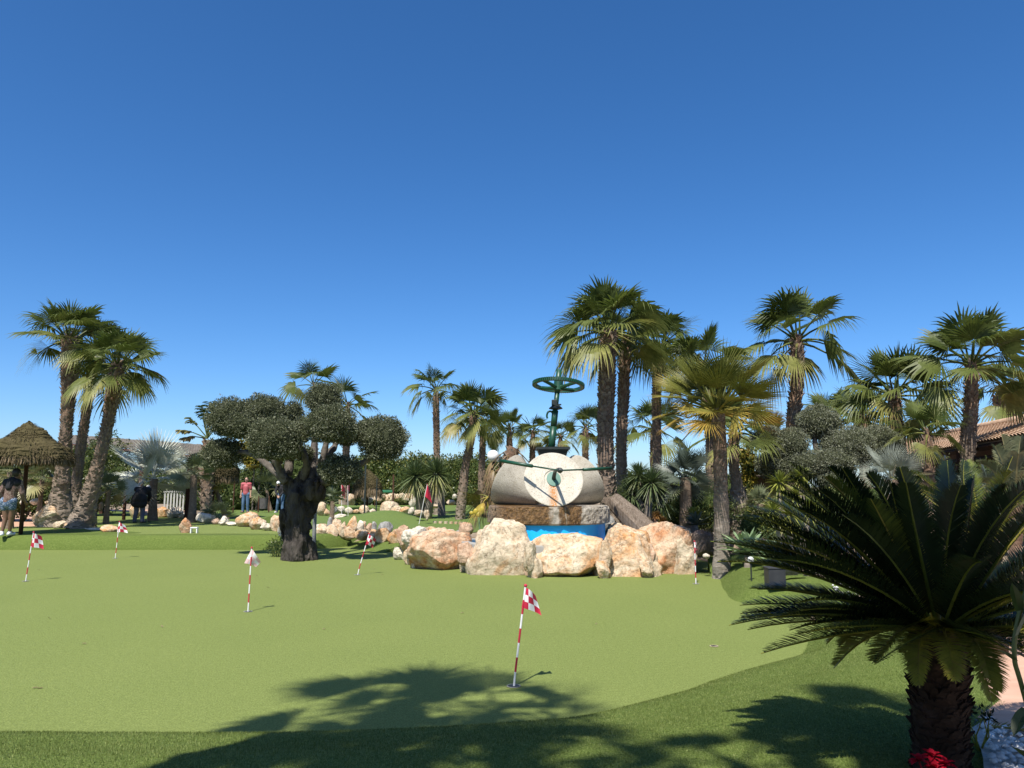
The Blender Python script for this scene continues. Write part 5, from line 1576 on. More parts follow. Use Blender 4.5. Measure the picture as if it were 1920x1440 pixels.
for i, (x, y, w_, h_, m_, lb) in enumerate([
    (790, 1003, 28, 14, 'rk_pink', 'flat pink stone left end of the low heap behind the pool wall'),
    (808, 1004, 22, 16, 'rk_cream', 'cream stone next to the flat pink one behind the pool wall'),
    (828, 1003, 16, 14, 'rk_cream', 'small round cream stone midway in the heap behind the pool wall'),
    (843, 1003, 18, 10, 'rk_white', 'low white stone just left of the pointed brown one'),
    (872, 1004, 30, 24, 'rk_pink', 'pointed brownish stone at the right end of the low heap'),
    (858, 1004, 14, 9, 'rk_grey', 'tiny grey stone squeezed beside the pointed brownish one')]):
    rock(lb, x, y, w_, h_, m_, D=18.2 + .15 * (i % 2), depth=.9, seed=130 + i, group=GR2, sub=3)
rock('dark brown rounded boulder in the shade beside the yellowish palm', 1322, 1044, 46, 48, 'rk_brown', D=14.9, depth=.9, seed=140, group='brown boulders in the bed', sub=4, name='boulder', cat='boulder', cuts=6)
rock('dark brown boulder partly behind the yellowish palm trunk', 1358, 1044, 46, 44, 'rk_brown', D=15.3, depth=.9, seed=141, group='brown boulders in the bed', sub=4, name='boulder', cat='boulder', cuts=6)
rock('small white stone at the end of the right turf bank', 1326, 1048, 14, 10, 'rk_white', D=14.4, depth=.9, seed=142, sub=3)
rock('grey white stone in the shade right of the slab', 1140, 1000, 34, 34, 'rk_grey', D=17.8, depth=.9, seed=143, sub=3)

GA = 'stone edging of the raised lane'
rowA = [
    (248, 972, 22, 36, 'rk_cream', 'tall cream stone right behind the player in black', dict(peak=.3)),
    (286, 970, 30, 17, 'rk_cream', 'cream stone just right of the player in black', {}),
    (300, 971, 22, 20, 'rk_ochre', 'ochre slanted stone left of the bright white block', {}),
    (320, 972, 32, 20, 'rk_white', 'bright white block below the white railing', dict(square=.4)),
    (340, 973, 16, 9, 'rk_cream', 'low cream stone right of the bright white block', {}),
    (350, 974, 12, 14, 'rk_white', 'small white stone third right of the bright white block', {}),
    (360, 976, 13, 11, 'rk_white', 'small white stone just left of the broad white lump', {}),
    (378, 982, 30, 20, 'rk_white', 'broad white lump under the spiky fan palm bush', {}),
    (393, 981, 14, 15, 'rk_cream', 'cream stone leaning on the broad white lump', {}),
    (402, 984, 15, 12, 'rk_pink', 'reddish stone left of the white pointed one', {}),
    (416, 986, 22, 18, 'rk_white', 'white pointed stone shaped like a little tent', dict(peak=.6)),
    (431, 987, 24, 8, 'rk_white', 'flat pale stone between the tent shaped and the ochre heap', {}),
    (457, 989, 44, 28, 'rk_ochre', 'large ochre stone in front of the man in red', {}),
    (479, 994, 30, 24, 'rk_ochre', 'ochre stone joined to the large one in front of the man in red', {}),
    (497, 996, 24, 16, 'rk_white', 'pale stone left of the upright orange one', {}),
    (514, 997, 22, 30, 'rk_orange', 'upright orange stone left of the olive trunk', dict(square=.2)),
    (530, 1005, 26, 22, 'rk_white', 'white stone touching the left side of the olive trunk', {})]
for i, (x, y, w_, h_, m_, lb, k) in enumerate(rowA):
    rock(lb, x, y, w_, h_, m_, z=ZU, depth=.9, seed=200 + i, group=GA, sub=4 if w_ > 18 else 3, **k)
rock('big tan boulder with a shaded side beside the parasol pole', 78, 990, 64, 44, 'rk_cream', z=ZU, depth=.8, seed=220, name='boulder', cat='boulder', cuts=9, sub=5)
for i, (x, y, w_, h_, m_, lb) in enumerate([
    (106, 992, 26, 15, 'rk_cream', 'cream stone against the big tan boulder'),
    (134, 993, 38, 16, 'rk_ochre', 'long ochre stone right of the big tan boulder'),
    (168, 995, 34, 5, 'rk_white', 'flat white slab stone on the raised lane'),
    (197, 999, 38, 14, 'rk_ochre', 'ochre stone above the second flag from the left')]):
    rock(lb, x, y, w_, h_, m_, z=ZU, depth=.8, seed=230 + i, group='stones by the parasol', sub=4)
rock('upright orange stone alone on the raised lane', 345, 1000, 22, 29, 'rk_orange', z=ZU, depth=.8, seed=240, sub=4, peak=.2)
for i, (x, y, w_, h_, m_, lb, D_) in enumerate([
    (60, 946, 16, 12, 'rk_white', 'white stone on the far side of the path left of the dark stem', 27),
    (168, 958, 14, 12, 'rk_cream', 'cream stone left of the brown post', 26.5),
    (187, 958, 8, 16, 'rk_pink', 'pinkish stone right behind the brown post', 27.5),
    (40, 945, 10, 9, 'rk_white', 'small white stone behind the parasol pole', 27),
    (88, 946, 14, 8, 'rk_ochre', 'ochre stone at the foot of the shaggy trunk', 26)]):
    rock(lb, x, y, w_, h_, m_, D=D_, depth=.9, seed=245 + i, group='stones along the far path', sub=3)
GB = 'double row of edging stones'
rowB = [
    (600, 1011, 32, 28, 'rk_cream', 'broad cream stone touching the right side of the olive trunk', 21.6, {}),
    (620, 1008, 26, 24, 'rk_cream', 'cream stone second to the right of the olive trunk', 21.6, {}),
    (640, 1004, 26, 20, 'rk_ochre', 'pitted cream brown stone under the two uprights', 21.7, {}),
    (655, 1007, 24, 19, 'rk_cream', 'cream stone below the tall square upright', 21.5, {}),
    (676, 1010, 30, 16, 'rk_ochre', 'long low ochre stone behind the tilted flag pole', 21.3, {}),
    (697, 1011, 20, 18, 'rk_ochre', 'ochre stone just right of the tilted checked flag', 21.3, {}),
    (716, 1015, 30, 24, 'rk_ochre', 'large ochre stone in the lower row under the grey one', 21.1, {}),
    (738, 1019, 28, 24, 'rk_ochre', 'ochre stone at the right end of the lower row', 20.6, {}),
    (595, 993, 18, 10, 'rk_white', 'pale flat stone on the lower row by the olive trunk', 22.2, {}),
    (617, 992, 9, 22, 'rk_grey', 'slim grey white upright stone first in the upper row', 22.3, {}),
    (630, 993, 18, 20, 'rk_cream', 'pointed cream stone second in the upper row', 22.3, dict(peak=.4)),
    (643, 993, 11, 15, 'rk_cream', 'small cream stone left of the tall square upright', 22.3, {}),
    (658, 996, 22, 28, 'rk_ochre', 'tall square cream upright of the upper row', 22.2, dict(square=.4)),
    (674, 998, 14, 22, 'rk_white', 'grey white upright right of the tall square one', 22.1, {}),
    (681, 998, 12, 20, 'rk_cream', 'cream upright third right of the tall square one', 22.2, {}),
    (691, 999, 13, 18, 'rk_pink', 'brownish upright left of the thin grey slab', 22.1, {}),
    (701, 1000, 9, 22, 'rk_grey', 'thin pale grey slab standing in the upper row', 22.0, dict(square=.4)),
    (720, 1001, 28, 22, 'rk_grey', 'grey stone with a dark middle at the right of the upper row', 21.8, {}),
    (746, 1006, 24, 14, 'rk_pink', 'pinkish flat stone between the upper row and the fountain', 20.8, {})]
for i, (x, y, w_, h_, m_, lb, D_, k) in enumerate(rowB):
    rock(lb, x, y, w_, h_, m_, D=D_, depth=.9, seed=260 + i, group=GB, sub=4, sink=.3, **k)
GC = 'stones along the far fairways'
rowC = [
    (600, 962, 18, 20, 'rk_cream', 'cream boulder far behind, right of the olive trunk', 34),
    (612, 964, 12, 10, 'rk_cream', 'small cream stone right of the far cream boulder', 34),
    (632, 972, 30, 8, 'rk_white', 'flat white stone lying on the slope right of the olive trunk', 30),
    (625, 960, 12, 10, 'rk_grey', 'grey stone slab leaning beside the pink flags', 33),
    (638, 959, 16, 10, 'rk_white', 'grey white block below the pink flags', 35),
    (653, 961, 16, 10, 'rk_white', 'white stone between the pink flags and the dark posts', 34),
    (666, 961, 12, 6, 'rk_ochre', 'small ochre stone left of the pointed white one', 34),
    (681, 961, 20, 14, 'rk_cream', 'pointed cream stone left of the thin dark post', 34),
    (698, 961, 14, 7, 'rk_white', 'low white stone at the foot of the thin dark post', 34),
    (727, 960, 36, 20, 'rk_cream', 'large cream stone in the middle of the far edging', 34),
    (742, 962, 24, 14, 'rk_cream', 'cream stone joined to the right of the large far one', 33.5),
    (757, 962, 22, 12, 'rk_ochre', 'ochre stone left of the dragon tree foot', 33),
    (771, 962, 14, 11, 'rk_white', 'white striped stone left of the dragon tree stems', 31),
    (785, 965, 18, 9, 'rk_cream', 'cream stone at the dragon tree\'s foot', 28),
    (800, 972, 12, 16, 'rk_cream', 'brownish stone right under the red flag\'s pole', 27),
    (687, 941, 22, 9, 'rk_white', 'white rounded stone far behind between the dark posts', 44),
    (774, 948, 18, 18, 'rk_white', 'white far boulder left of the dragon tree stems', 40),
    (655, 944, 18, 18, 'rk_cream', 'cream far boulder behind the pink flags', 42),
    (638, 945, 10, 14, 'rk_cream', 'narrow far stone left of the pink flags', 42),
    (845, 945, 18, 8, 'rk_cream', 'flat cream stone right of the weathered stump', 38),
    (852, 934, 9, 8, 'rk_white', 'small white stone far behind the weathered stump', 44),
    (815, 952, 20, 6, 'rk_cream', 'low cream stone left of the weathered stump', 34)]
for i, (x, y, w_, h_, m_, lb, D_) in enumerate(rowC):
    rock(lb, x, y, w_, h_, m_, D=D_, depth=.9, seed=300 + i, group=GC, sub=3 if w_ < 20 else 4, sink=.3)
mb = MB()
random.seed(44)
for k in range(46):
    p = P(700 + k * 1.5, 936, 50 + random.uniform(-.3, .3)); s = random.uniform(.14, .26)
    core(mb, (p.x, p.y, p.z + random.uniform(0, .25)), (s, s * .8, s), 1.0, 1, 0, k, .5)
tag(mb.build('rubble', MT['rk_cream']), 'low pale rubble edging far behind the fairways', 'rubble', kind='stuff')

# ------------------------------------------------------------------ flags
FRED = simple('flag red cloth', (.42, .010, .035), (.50, .018, .05), 10, .6)
FWHITE = simple('flag white cloth', (.70, .68, .66), (.78, .76, .74), 10, .6)
FPINK = simple('sunlit pink cloth', (.66, .40, .40), (.72, .50, .49), 10, .6)  # flag red paled in the colour, as if sun shone through
def flag(label, D, base, top, HT, HB, FT, FB, ncell=3, chk=True, red=None, white=None, bands=True, z=None, rad=.009, group='checked practice flags', cat='flag', bulge=.05, start=0, white_pole=False):
    bp = P(*base, D)
    if z is not None: bp.z = z
    t = thing('pin_flag', bp, label, cat, group)
    tpv = P(*top, D) - bp
    mb = MB()
    segs = 7 if bands else 1
    for k in range(segs):
        a, b = tpv * (k / segs) - Vector((0, 0, .04 if k == 0 else 0)), tpv * ((k + 1) / segs)
        tube(mb, [a, b], rad, 8, k % 2 if bands else 0, cap=True)
    ball(mb, tpv, rad * 1.7, 8, 6, 1)
    mb.build('pole', [FWHITE, FRED], t, smooth=False)
    mb = MB()
    n = 12
    q = [P(*p, D) - bp for p in (HT, HB, FT, FB)]
    vs = []
    for j in range(n + 1):
        for i in range(n + 1):
            u, v = i / n, j / n
            p = q[0] * (1 - u) * (1 - v) + q[1] * (1 - u) * v + q[2] * u * (1 - v) + q[3] * u * v
            sc_ = (q[0] - q[1]).length
            p = p + Vector((0, -1, 0)) * (bulge * math.sin(u * 4.2 + v * 1.5) * u - .25 * sc_ * u * u) + Vector((0, 0, 1)) * (math.sin(u * PI) * .10 * sc_ * (1 - .4 * v))
            vs.append(tuple(p))
    th = Vector((0, .003, 0))
    c = n // ncell
    for side in (0, 1):
        for j in range(n):
            for i in range(n):
                ids = (j * (n + 1) + i, (j + 1) * (n + 1) + i, (j + 1) * (n + 1) + i + 1, j * (n + 1) + i + 1)
                m = (i // c + j // c + start) % 2 if chk else 0
                mb.add([tuple(Vector(vs[k]) + th * side) for k in ids], [(0, 1, 2, 3) if side == 0 else (3, 2, 1, 0)], m)
    mb.build('flag_cloth', [red or FRED, white or FWHITE], t, smooth=False)
    mb = MB()
    lathe(mb, (0, 0, .006), [(.052, 0), (.058, .002), (.060, -.001)], 20, 0, cap=False)
    lathe(mb, (0, 0, .005), [(.001, 0), (.052, 0)], 20, 1, cap=False)
    mb.build('cup', [MT['concrete'], MT['black']], t)
    return t
def gd(x, y, z=0.0): return G(x, y, z).y
flag('nearest checked flag on a red and white striped pole in front of the fountain', gd(963, 1287), (963, 1287), (985.5, 1098), (984, 1101), (978, 1139), (1005, 1120), (1016, 1157), z=0)
flag('checked flag at the far left of the green', gd(48, 1090), (48, 1090), (63, 998), (63, 1001), (57, 1026), (71, 1006), (76, 1031), z=0, start=0)
flag('small checked flag in front of the far bank, second from the left', gd(216, 1047), (216, 1047), (224, 978), (223, 980), (219.5, 998), (230, 985), (236, 1000), z=0, start=1)
flag('washed out pale checked flag seen face on, left of the olive', gd(465, 1147), (465, 1147), (472, 1027), (472, 1029), (458, 1056), (485.5, 1055), (477, 1064), red=FPINK, z=0, bulge=.02)
flag('checked flag on a leaning pole right of the olive shadow', gd(670, 1078), (670, 1078), (692, 1001), (692, 1003), (687, 1020), (704, 1012), (697, 1028), z=0)
flag('small checked flag against the boulders at the right end', gd(1305, 1095), (1305, 1095), (1302, 1015), (1302, 1017), (1302, 1033), (1308, 1020), (1309, 1032), z=0)
flag('plain red flag on a thin pale pole before the dragon tree', 26.8, (785, 985), (801, 908), (801, 910), (797, 931), (804, 916), (809, 944), chk=False, bands=False, group='plain red flags', z=.36)
flag('pink red flag hanging limp behind the olive\'s right side', 33, (641, 960), (640, 905), (640, 906), (640, 926), (645, 916), (645, 936), chk=False, bands=False, group='plain red flags', z=.36, bulge=.09)
flag('dark red flag hanging close right of the pink red one', 34, (653, 958), (652, 898), (652, 900), (651, 918), (654, 904), (654, 923), chk=False, bands=False, group='plain red flags', z=.36)
mb = MB()
lathe(mb, (0, 0, .006), [(.038, 0), (.044, .002), (.047, -.001)], 20, 0, cap=False)
lathe(mb, (0, 0, .005), [(.001, 0), (.038, 0)], 20, 1, cap=False)
tag(mb.build('golf_hole', [MT['rk_cream'], MT['black']], loc=G(1339, 1212)), 'open golf hole with a white rim, without a flag', 'golf hole')
mb = MB()
rng = np.random.default_rng(50)
for (x, y) in [(91, 1160), (153, 1208), (60, 1292), (80, 1291), (305, 1177), (75, 1069), (505, 1102), (700, 1068), (715, 1078), (480, 1080), (1120, 1170), (610, 1180), (870, 1150), (1210, 1140), (430, 1060)]:
    g = G(x, y)
    strap_leaves(mb, np.array([g.x, g.y, .008]), nrmv(rng.normal(size=(1, 3)) * [1, 1, .1] + [0, 0, .15]), rng.uniform(.04, .08), .018, .1, .9)
tag(mb.build('leaf_litter', MT['thatch']), 'a few dry leaves scattered on the green', 'leaves', kind='stuff')

# ------------------------------------------------------------------ thatched parasols
def parasol(label, D, px, base_y, prof, fringe, z=ZU, n=900, poler=.055, strand=.35):
    """prof: (radius, py) picture units from the apex down to the brim"""
    bp = P(px, base_y, D); bp.z = z
    t = thing('thatched_parasol', bp, label, 'parasol', 'thatched parasols')
    rr = [M_(r, D) for r, y in prof]
    zz = [P(px, y, D).z - z for r, y in prof]
    mb = MB()
    tube(mb, [Vector((0, 0, -.1)), Vector((0, 0, zz[0] - .15))], poler, 12, 0)
    mb.build('pole', MT['wood'], t, smooth=True)
    mb = MB()
    m = 40
    tt = np.linspace(0, 1, m)
    r_ = np.interp(tt, np.linspace(0, 1, len(rr)), rr); z_ = np.interp(tt, np.linspace(0, 1, len(zz)), zz)
    r_ = r_ + .018 * np.sin(tt * 2 * PI * 13) + .006
    lathe(mb, (0, 0, 0), [(max(.01, a), b) for a, b in zip(r_, z_)] + [(rr[-1] - .10, zz[-1] - .02), (.08, zz[0] - .25)], 64, 0, cap=False, rough=.03, seed=D)
    mb.v[-1][:, 2] += 0
    rng_l = np.random.default_rng(int(D * 10))
    # stitched strands all over the cone
    k = 2600
    ti = np.sqrt(rng_l.random(k))
    rs, zs2 = np.interp(ti, tt, r_), np.interp(ti, tt, z_)
    az = rng_l.random(k) * 2 * PI
    p = np.stack([np.cos(az) * rs, np.sin(az) * rs, zs2 + .01], 1)
    sl = (rr[-1] - rr[0]) / max(.05, (zz[0] - zz[-1]))
    d = nrmv(np.stack([np.cos(az) * sl, np.sin(az) * sl, -np.ones(k)], 1) + rng_l.normal(0, .35, (k, 3)))
    strap_leaves(mb, p, d, .13, .016, .0, np.clip(rng_l.normal(.2, .16, k), 0, 1), st=(0, .6, 1.0), prof=(1, .8, .1))
    mb.build('canopy', MT['thatch'], t, smooth=False)
    mb = MB()
    az = rng_l.random(n) * 2 * PI
    rs = (rr[-1] - .06) + .05 * rng_l.random(n)
    p = np.stack([np.cos(az) * rs, np.sin(az) * rs, zz[-1] + .03 + .05 * rng_l.random(n)], 1)
    d = nrmv(np.stack([np.cos(az) * .18, np.sin(az) * .18, -np.ones(n)], 1) + rng_l.normal(0, .14, (n, 3)))
    strap_leaves(mb, p, d, M_(fringe, D) * rng_l.uniform(.55, 1.1, n), .035, .05, np.clip(rng_l.normal(.62, .22, n), 0, 1), st=(0, .6, 1.0), prof=(1, .8, .1))
    mb.build('fringe', MT['thatch'], t)
    return t
parasol('large olive brown thatched parasol above the person by the pole', 21.3, 39, 997, [(2, 791), (6, 795), (18, 803), (28, 813), (33, 819), (40, 824), (56, 835), (66, 841), (73, 852), (76, 862)], 15, n=1700)
parasol('low grey brown thatched parasol behind the spiky fan bush', 31, 398, 960, [(4, 866), (18, 868), (36, 873), (42, 879), (42, 894)], 16, n=800)
parasol('straw thatched parasol half hidden right of the big olive', 43, 688, 950, [(2, 880), (8, 886), (18, 896), (24, 908), (25, 914)], 22, n=700, z=.35)

# ------------------------------------------------------------------ small structures
def posts(name, label, D, x, y0, y1, wpx, mat='wood', z=None, cat='post', group=None):
    a, b = P(x, y0, D), P(x, y1, D)
    z0 = a.z if z is None else z
    mb = MB()
    h = b.z - z0
    box(mb, (0, 0, h / 2 - .05), (M_(wpx, D), M_(wpx, D), h + .1), bev=.006)
    o = mb.build(name, MT[mat], loc=(a.x, a.y, z0))
    return tag(o, label, cat, group)
posts('post', 'dark brown post between the leaning trunk and the pale fan bush', 29, 180, 957, 912, 4.2, z=.4)
posts('post', 'dark post left of the player in black', 30.2, 233, 958, 918, 4.5, z=.4)
posts('post', 'black thin post right of the big olive, taller one', 32, 683, 972, 868, 2.6, 'black', .35)
posts('post', 'black thin post right of the big olive, shorter one', 32.5, 705, 972, 898, 2.0, 'black', .35)
posts('post', 'slim brown post left of the dragon tree', 38, 737, 938, 890, 3, 'wood', .35)
posts('post', 'slim dark post beside the man in the red shirt', 38, 437, 958, 905, 2, 'wood', .36)
# weathered stump
mb = MB()
b_ = P(829, 948, 31); b_.z = .35
tube(mb, [Vector((0, 0, -.1)), Vector((-.02, 0, .45)), Vector((-.06, 0, P(828, 905, 31).z - .35))], [.19, .15, .13], 12, 0, True, 0, .2, 3)
tag(mb.build('stump', MT['greywood'], loc=b_), 'grey weathered stump right of the red flag', 'stump')
# fallen trunk beside the slab
mb = MB()
a_, c_ = P(1150, 938, 16.4), P(1228, 1014, 15.7)
tube(mb, [Vector((0, 0, 0)), (c_ - a_) * .4, (c_ - a_)], [.19, .23, .27], 22, 0, True, 0, .12, 3, .05, 9)
tag(mb.build('fallen_log', MT['log'], loc=a_), 'weathered grooved log slanting down behind the fountain rocks', 'log')
# log ends across the far lane
random.seed(3)
for i, x in enumerate([816, 826, 836, 846, 855, 863, 870]):
    mb = MB()
    tube(mb, [Vector((0, 0, -.05)), Vector((0, 0, .10))], .075 - .003 * i, 12, 0, True)
    ord_ = ['first', 'second', 'third', 'fourth', 'fifth', 'sixth', 'last'][i]
    tag(mb.build('log_stub', MT['rk_cream'], loc=(P(x, 988 - i * .6, 27.4 - i * .12).x, P(x, 988, 27.4 - i * .12).y, .36)), f'pale short log stub, {ord_} in the row counted towards the fountain', 'log stub', 'row of log stubs')
# small tee marker
mb = MB()
box(mb, (0, 0, .16), (.20, .12, .03), bev=.005)
for sx in (-.085, .085): box(mb, (sx, 0, .07), (.03, .10, .15), bev=.004)
tag(mb.build('tee_marker', MT['white'], loc=G(364, 1000, ZU)), 'small white tee marker beside the upright orange stone', 'tee marker')
# white railing
RAILW = simple('part shaded white paint', (.36, .36, .34), (.48, .48, .45), 6, .6)  # greyish white, darkened in the colour for partial shade
RD = 33
r0 = P(328, 960, RD); r0.z = .38
t = thing('railing', r0, 'white slatted railing with a yellowish end post under the silver palm', 'railing')
mb = MB()
xw = M_(1, RD)
box(mb, (0, 0, P(328, 922, RD).z - .38), (46 * xw, .05, .07), bev=.006)
box(mb, (0, 0, .14), (46 * xw, .05, .06), bev=.006)
mb.build('rail', RAILW, t)
top = P(328, 923, RD).z - .38 - .04
for k in range(8):
    mb = MB()
    box(mb, (-23 * xw + (k + .5) * 46 * xw / 8, 0, (top + .17) / 2), (.07, .03, top - .19), bev=.005)
    mb.build('slat', RAILW, t)
mb = MB()
box(mb, (23.5 * xw, -.05, (P(351, 917, RD).z - .38) / 2 - .05), (.11, .11, P(351, 917, RD).z - .38 + .1), bev=.008)
mb.build('post', simple('yellowish timber', (.30, .22, .09), (.40, .30, .13), 4, .7), t)
# litter bin
bp = P(494, 957, 39); bp.z = .36
t = thing('litter_bin', bp, 'dark grey slatted litter bin on legs right of the man in red', 'litter bin')
mb = MB()
lathe(mb, (0, 0, 0), [(.14, .18), (.20, .2), (.22, .72), (.23, .76), (.20, .76), (.18, .3)], 20, 0)
mb.build('bin_body', simple('grey plastic', (.06, .055, .055), (.10, .095, .09), 8, .6), t)
mb = MB()
box(mb, (-.27, 0, .42), (.05, .05, .86)); mb.build('leg', MT['wood'], t)
mb = MB()
box(mb, (.27, 0, .42), (.05, .05, .86)); mb.build('leg', MT['wood'], t)
# green bench table far behind
bp = P(718, 938, 51); bp.z = .35
t = thing('table', bp, 'green topped table far behind, before the hedge', 'table')
mb = MB()
box(mb, (0, 0, P(718, 921, 51).z - .35), (M_(38, 51), .8, .16), bev=.01)
mb.build('table_top', simple('green board', (.02, .14, .06), (.03, .18, .08), 4, .5), t)
for sx in (-.55, .55):
    mb = MB(); box(mb, (sx, 0, .22), (.06, .06, .5)); mb.build('leg', MT['wood'], t)
# globe lamp
bp = P(924, 990, 19.8); bp.z = .2
t = thing('globe_lamp', bp, 'round white globe lamp on a pole left of the millstones', 'lamp')
mb = MB(); zl = P(923, 855, 19.8).z - .2
tube(mb, [Vector((0, 0, -.1)), Vector((0, 0, zl - .14))], .022, 8); mb.build('pole', MT['black'], t)
mb = MB(); ball(mb, (0, 0, zl), .158, 28, 18); mb.build('globe', MT['white'], t, smooth=True)
mb = MB(); lathe(mb, (0, 0, zl - .19), [(.05, 0), (.06, .03), (.05, .06)], 16); mb.build('globe_collar', MT['black'], t)
bp = P(1408, 1062, 12.0); bp.z = .25
t = thing('globe_lamp', bp, 'little white globe garden lamp at the foot of the agave', 'lamp')
mb = MB(); zl = P(1408, 1050, 12).z - .25
tube(mb, [Vector((0, 0, -.1)), Vector((0, 0, zl))], .012, 8); mb.build('pole', MT['black'], t)
mb = MB(); ball(mb, (0, 0, zl), .052, 20, 12); mb.build('globe', MT['white'], t, smooth=True)
bp = P(1679, 975, 9.6); bp.z = .33
t = thing('garden_lamp', bp, 'white capsule shaped garden lamp among the fronds behind the cycad', 'lamp')
mb = MB(); zl = P(1678, 928, 9.6).z - .33
tube(mb, [Vector((0, 0, -.1)), Vector((0, 0, zl - .08))], .018, 8); mb.build('pole', MT['black'], t)
mb = MB(); ball(mb, (0, 0, zl), .06, 18, 12, 0, (.8, .8, 1.6)); mb.build('globe', MT['white'], t, smooth=True)
# lantern behind the olive's limbs
bp = P(591, 950, 19.6); bp.z = .1
t = thing('lantern', bp, 'grey capped lantern post seen between the big olive\'s limbs', 'lamp')
zl = P(591, 878, 19.6).z - .1
gm = simple('grey paint', (.16, .165, .16), (.24, .245, .24), 6, .5)
mb = MB(); tube(mb, [Vector((0, 0, -.1)), Vector((0, 0, zl - .35))], .05, 10); mb.build('pole', gm, t)
mb = MB(); lathe(mb, (0, 0, zl - .36), [(.06, 0), (.09, .03), (.10, .30), (.085, .33)], 16); mb.build('lamp_glass', gm, t)
mb = MB(); lathe(mb, (0, 0, zl - .02), [(.19, 0), (.19, .02), (.05, .08), (.02, .10)], 20); mb.build('cap', gm, t)
# dark box on the pebbles
bp = P(1453, 1084, 11.3); bp.z = .25
t = thing('utility_box', bp, 'dark grey box standing on white pebbles behind the right bank', 'box')
mb = MB(); box(mb, (0, 0, .12), (M_(31, 11.3), .22, .26), bev=.01); mb.build('case', simple('charcoal plastic', (.022, .022, .026), (.035, .035, .04), 8, .5), t)
mb = MB(); box(mb, (0, 0, .262), (M_(33, 11.3), .24, .02), bev=.006); mb.build('lid', simple('charcoal lid', (.03, .03, .034), (.045, .045, .05), 8, .5), t)
# red flowering plant on the fringe
mb = MB()
rng = np.random.default_rng(61)
d, el, az = sphere_dirs(30, 70, -10)
strap_leaves(mb, np.array([0, 0, .1]), d, .16, .07, .3, rng.random(30))
tag(mb.build('red_plant', MT['redleaf'], loc=G(146, 968, ZU)), 'small red leaved plant on the turf fringe by the leaning trunk', 'plant')

# long shed roof on the left
t = thing('long_shed', P(360, 950, 33), 'long open shed with a grey slatted roof behind the three palms', 'shed')
t.location.z = .35
b0 = Vector(t.location)
e0, e1 = P(128, 829, 40), P(384, 853, 30)       # eave
k0, k1 = P(120, 814, 43), P(388, 834, 33)       # ridge
mb = MB()
nsl = 70
for i in range(nsl):
    f0, f1 = i / nsl, (i + .93) / nsl
    dz = random.uniform(-.012, .012)
    q = [e0.lerp(e1, f0), e0.lerp(e1, f1), k0.lerp(k1, f1), k0.lerp(k1, f0)]
    q = [p - b0 + Vector((0, 0, dz)) for p in q]
    vs = [tuple(p) for p in q] + [tuple(p - Vector((0, 0, .05))) for p in q]
    mb.add(vs, [(0, 1, 2, 3), (7, 6, 5, 4), (0, 4, 5, 1), (1, 5, 6, 2), (2, 6, 7, 3), (3, 7, 4, 0)])
mb.build('roof', MT['shedroof'], t)
mb = MB()
d_ = (e1 - e0).normalized()
tube(mb, [e0 - b0 - Vector((0, 0, .14)), e1 - b0 - Vector((0, 0, .14))], .085, 4)
tube(mb, [k0 - b0 - Vector((0, 0, .14)), k1 - b0 - Vector((0, 0, .14))], .085, 4)
mb.build('beam', MT['wood'], t)
for f in (.06, .34, .62, .92):
    p = e0.lerp(e1, f) - b0; p2 = k0.lerp(k1, f) - b0
    for q in (p, p2):
        mb = MB()
        box(mb, (q.x, q.y, (q.z - .15) / 2 - .05), (.16, .16, q.z - .15 + .1))
        tube(mb, [Vector((q.x, q.y, q.z - .85)), Vector((q.x, q.y, q.z - .18)) + d_ * .55], .05, 4)
        mb.build('post', MT['wood'], t)

# tiled roof house on the right
t = thing('tiled_house', P(1800, 960, 19), 'open sided house with a terracotta tiled roof at the right edge', 'house')
t.location.z = .35
b0 = Vector(t.location)
E0, E1 = P(1692, 861, 26.0), P(1990, 797, 13.5)
K0, K1 = P(1690, 836, 30.0), P(2010, 770, 17.3)
E0.z = E1.z = 2.72; K0.z = K1.z = 3.42
ncol, nrow = 62, 13
u_ = E1 - E0; v_ = K0 - E0
nu = ncol * 8
vs, fs = [], []
nrmR = (E1 - E0).cross(K0 - E0).normalized()
if nrmR.z < 0: nrmR = -nrmR
rows_ = []
for j in range(nrow):
    rows_ += [(j / nrow, .035), ((j + .98) / nrow, .0)]
for (vv, lift) in rows_:
    a_, c_ = E0.lerp(K0, vv), E1.lerp(K1, vv)
    for i in range(nu + 1):
        uu = i / nu
        p = a_.lerp(c_, uu) + nrmR * (.062 * abs(math.sin(uu * ncol * PI)) ** .8 + lift + random.uniform(-.004, .004))
        vs.append(tuple(p - b0))
m_ = nu + 1
fs = [(j * m_ + i, j * m_ + i + 1, (j + 1) * m_ + i + 1, (j + 1) * m_ + i) for j in range(len(rows_) - 1) for i in range(nu)]
mb = MB(); mb.add(vs, fs)
und = [E0, E1, K1, K0]
mb.add([tuple(p - b0 - nrmR * .03) for p in und], [(3, 2, 1, 0)])
TILE = simple('terracotta tile', (.33, .20, .12), (.50, .36, .245), 5, .85, bmp=.4, bscale=20)
rf = mb.build('roof', TILE, t, smooth=False)
mb = MB()
tube(mb, [K0 - b0 + Vector((0, 0, .06)), K0.lerp(K1, .5) - b0 + Vector((0, 0, .06)), K1 - b0 + Vector((0, 0, .06))], .10, 10)
mb.build('ridge', TILE, rf, smooth=True)
back0, back1 = K0 + (K0 - E0), K1 + (K1 - E1)
mb = MB()
mb.add([tuple(p - b0) for p in (K0, K1, Vector((back1.x, back1.y, 2.72)), Vector((back0.x, back0.y, 2.72)))], [(0, 1, 2, 3)])
mb.build('rear_slope', TILE, rf)
mb = MB()
dn = Vector((0, 0, .13))
tube(mb, [E0 - b0 - dn + v_ * .06, E1 - b0 - dn + v_ * .06], .09, 4)
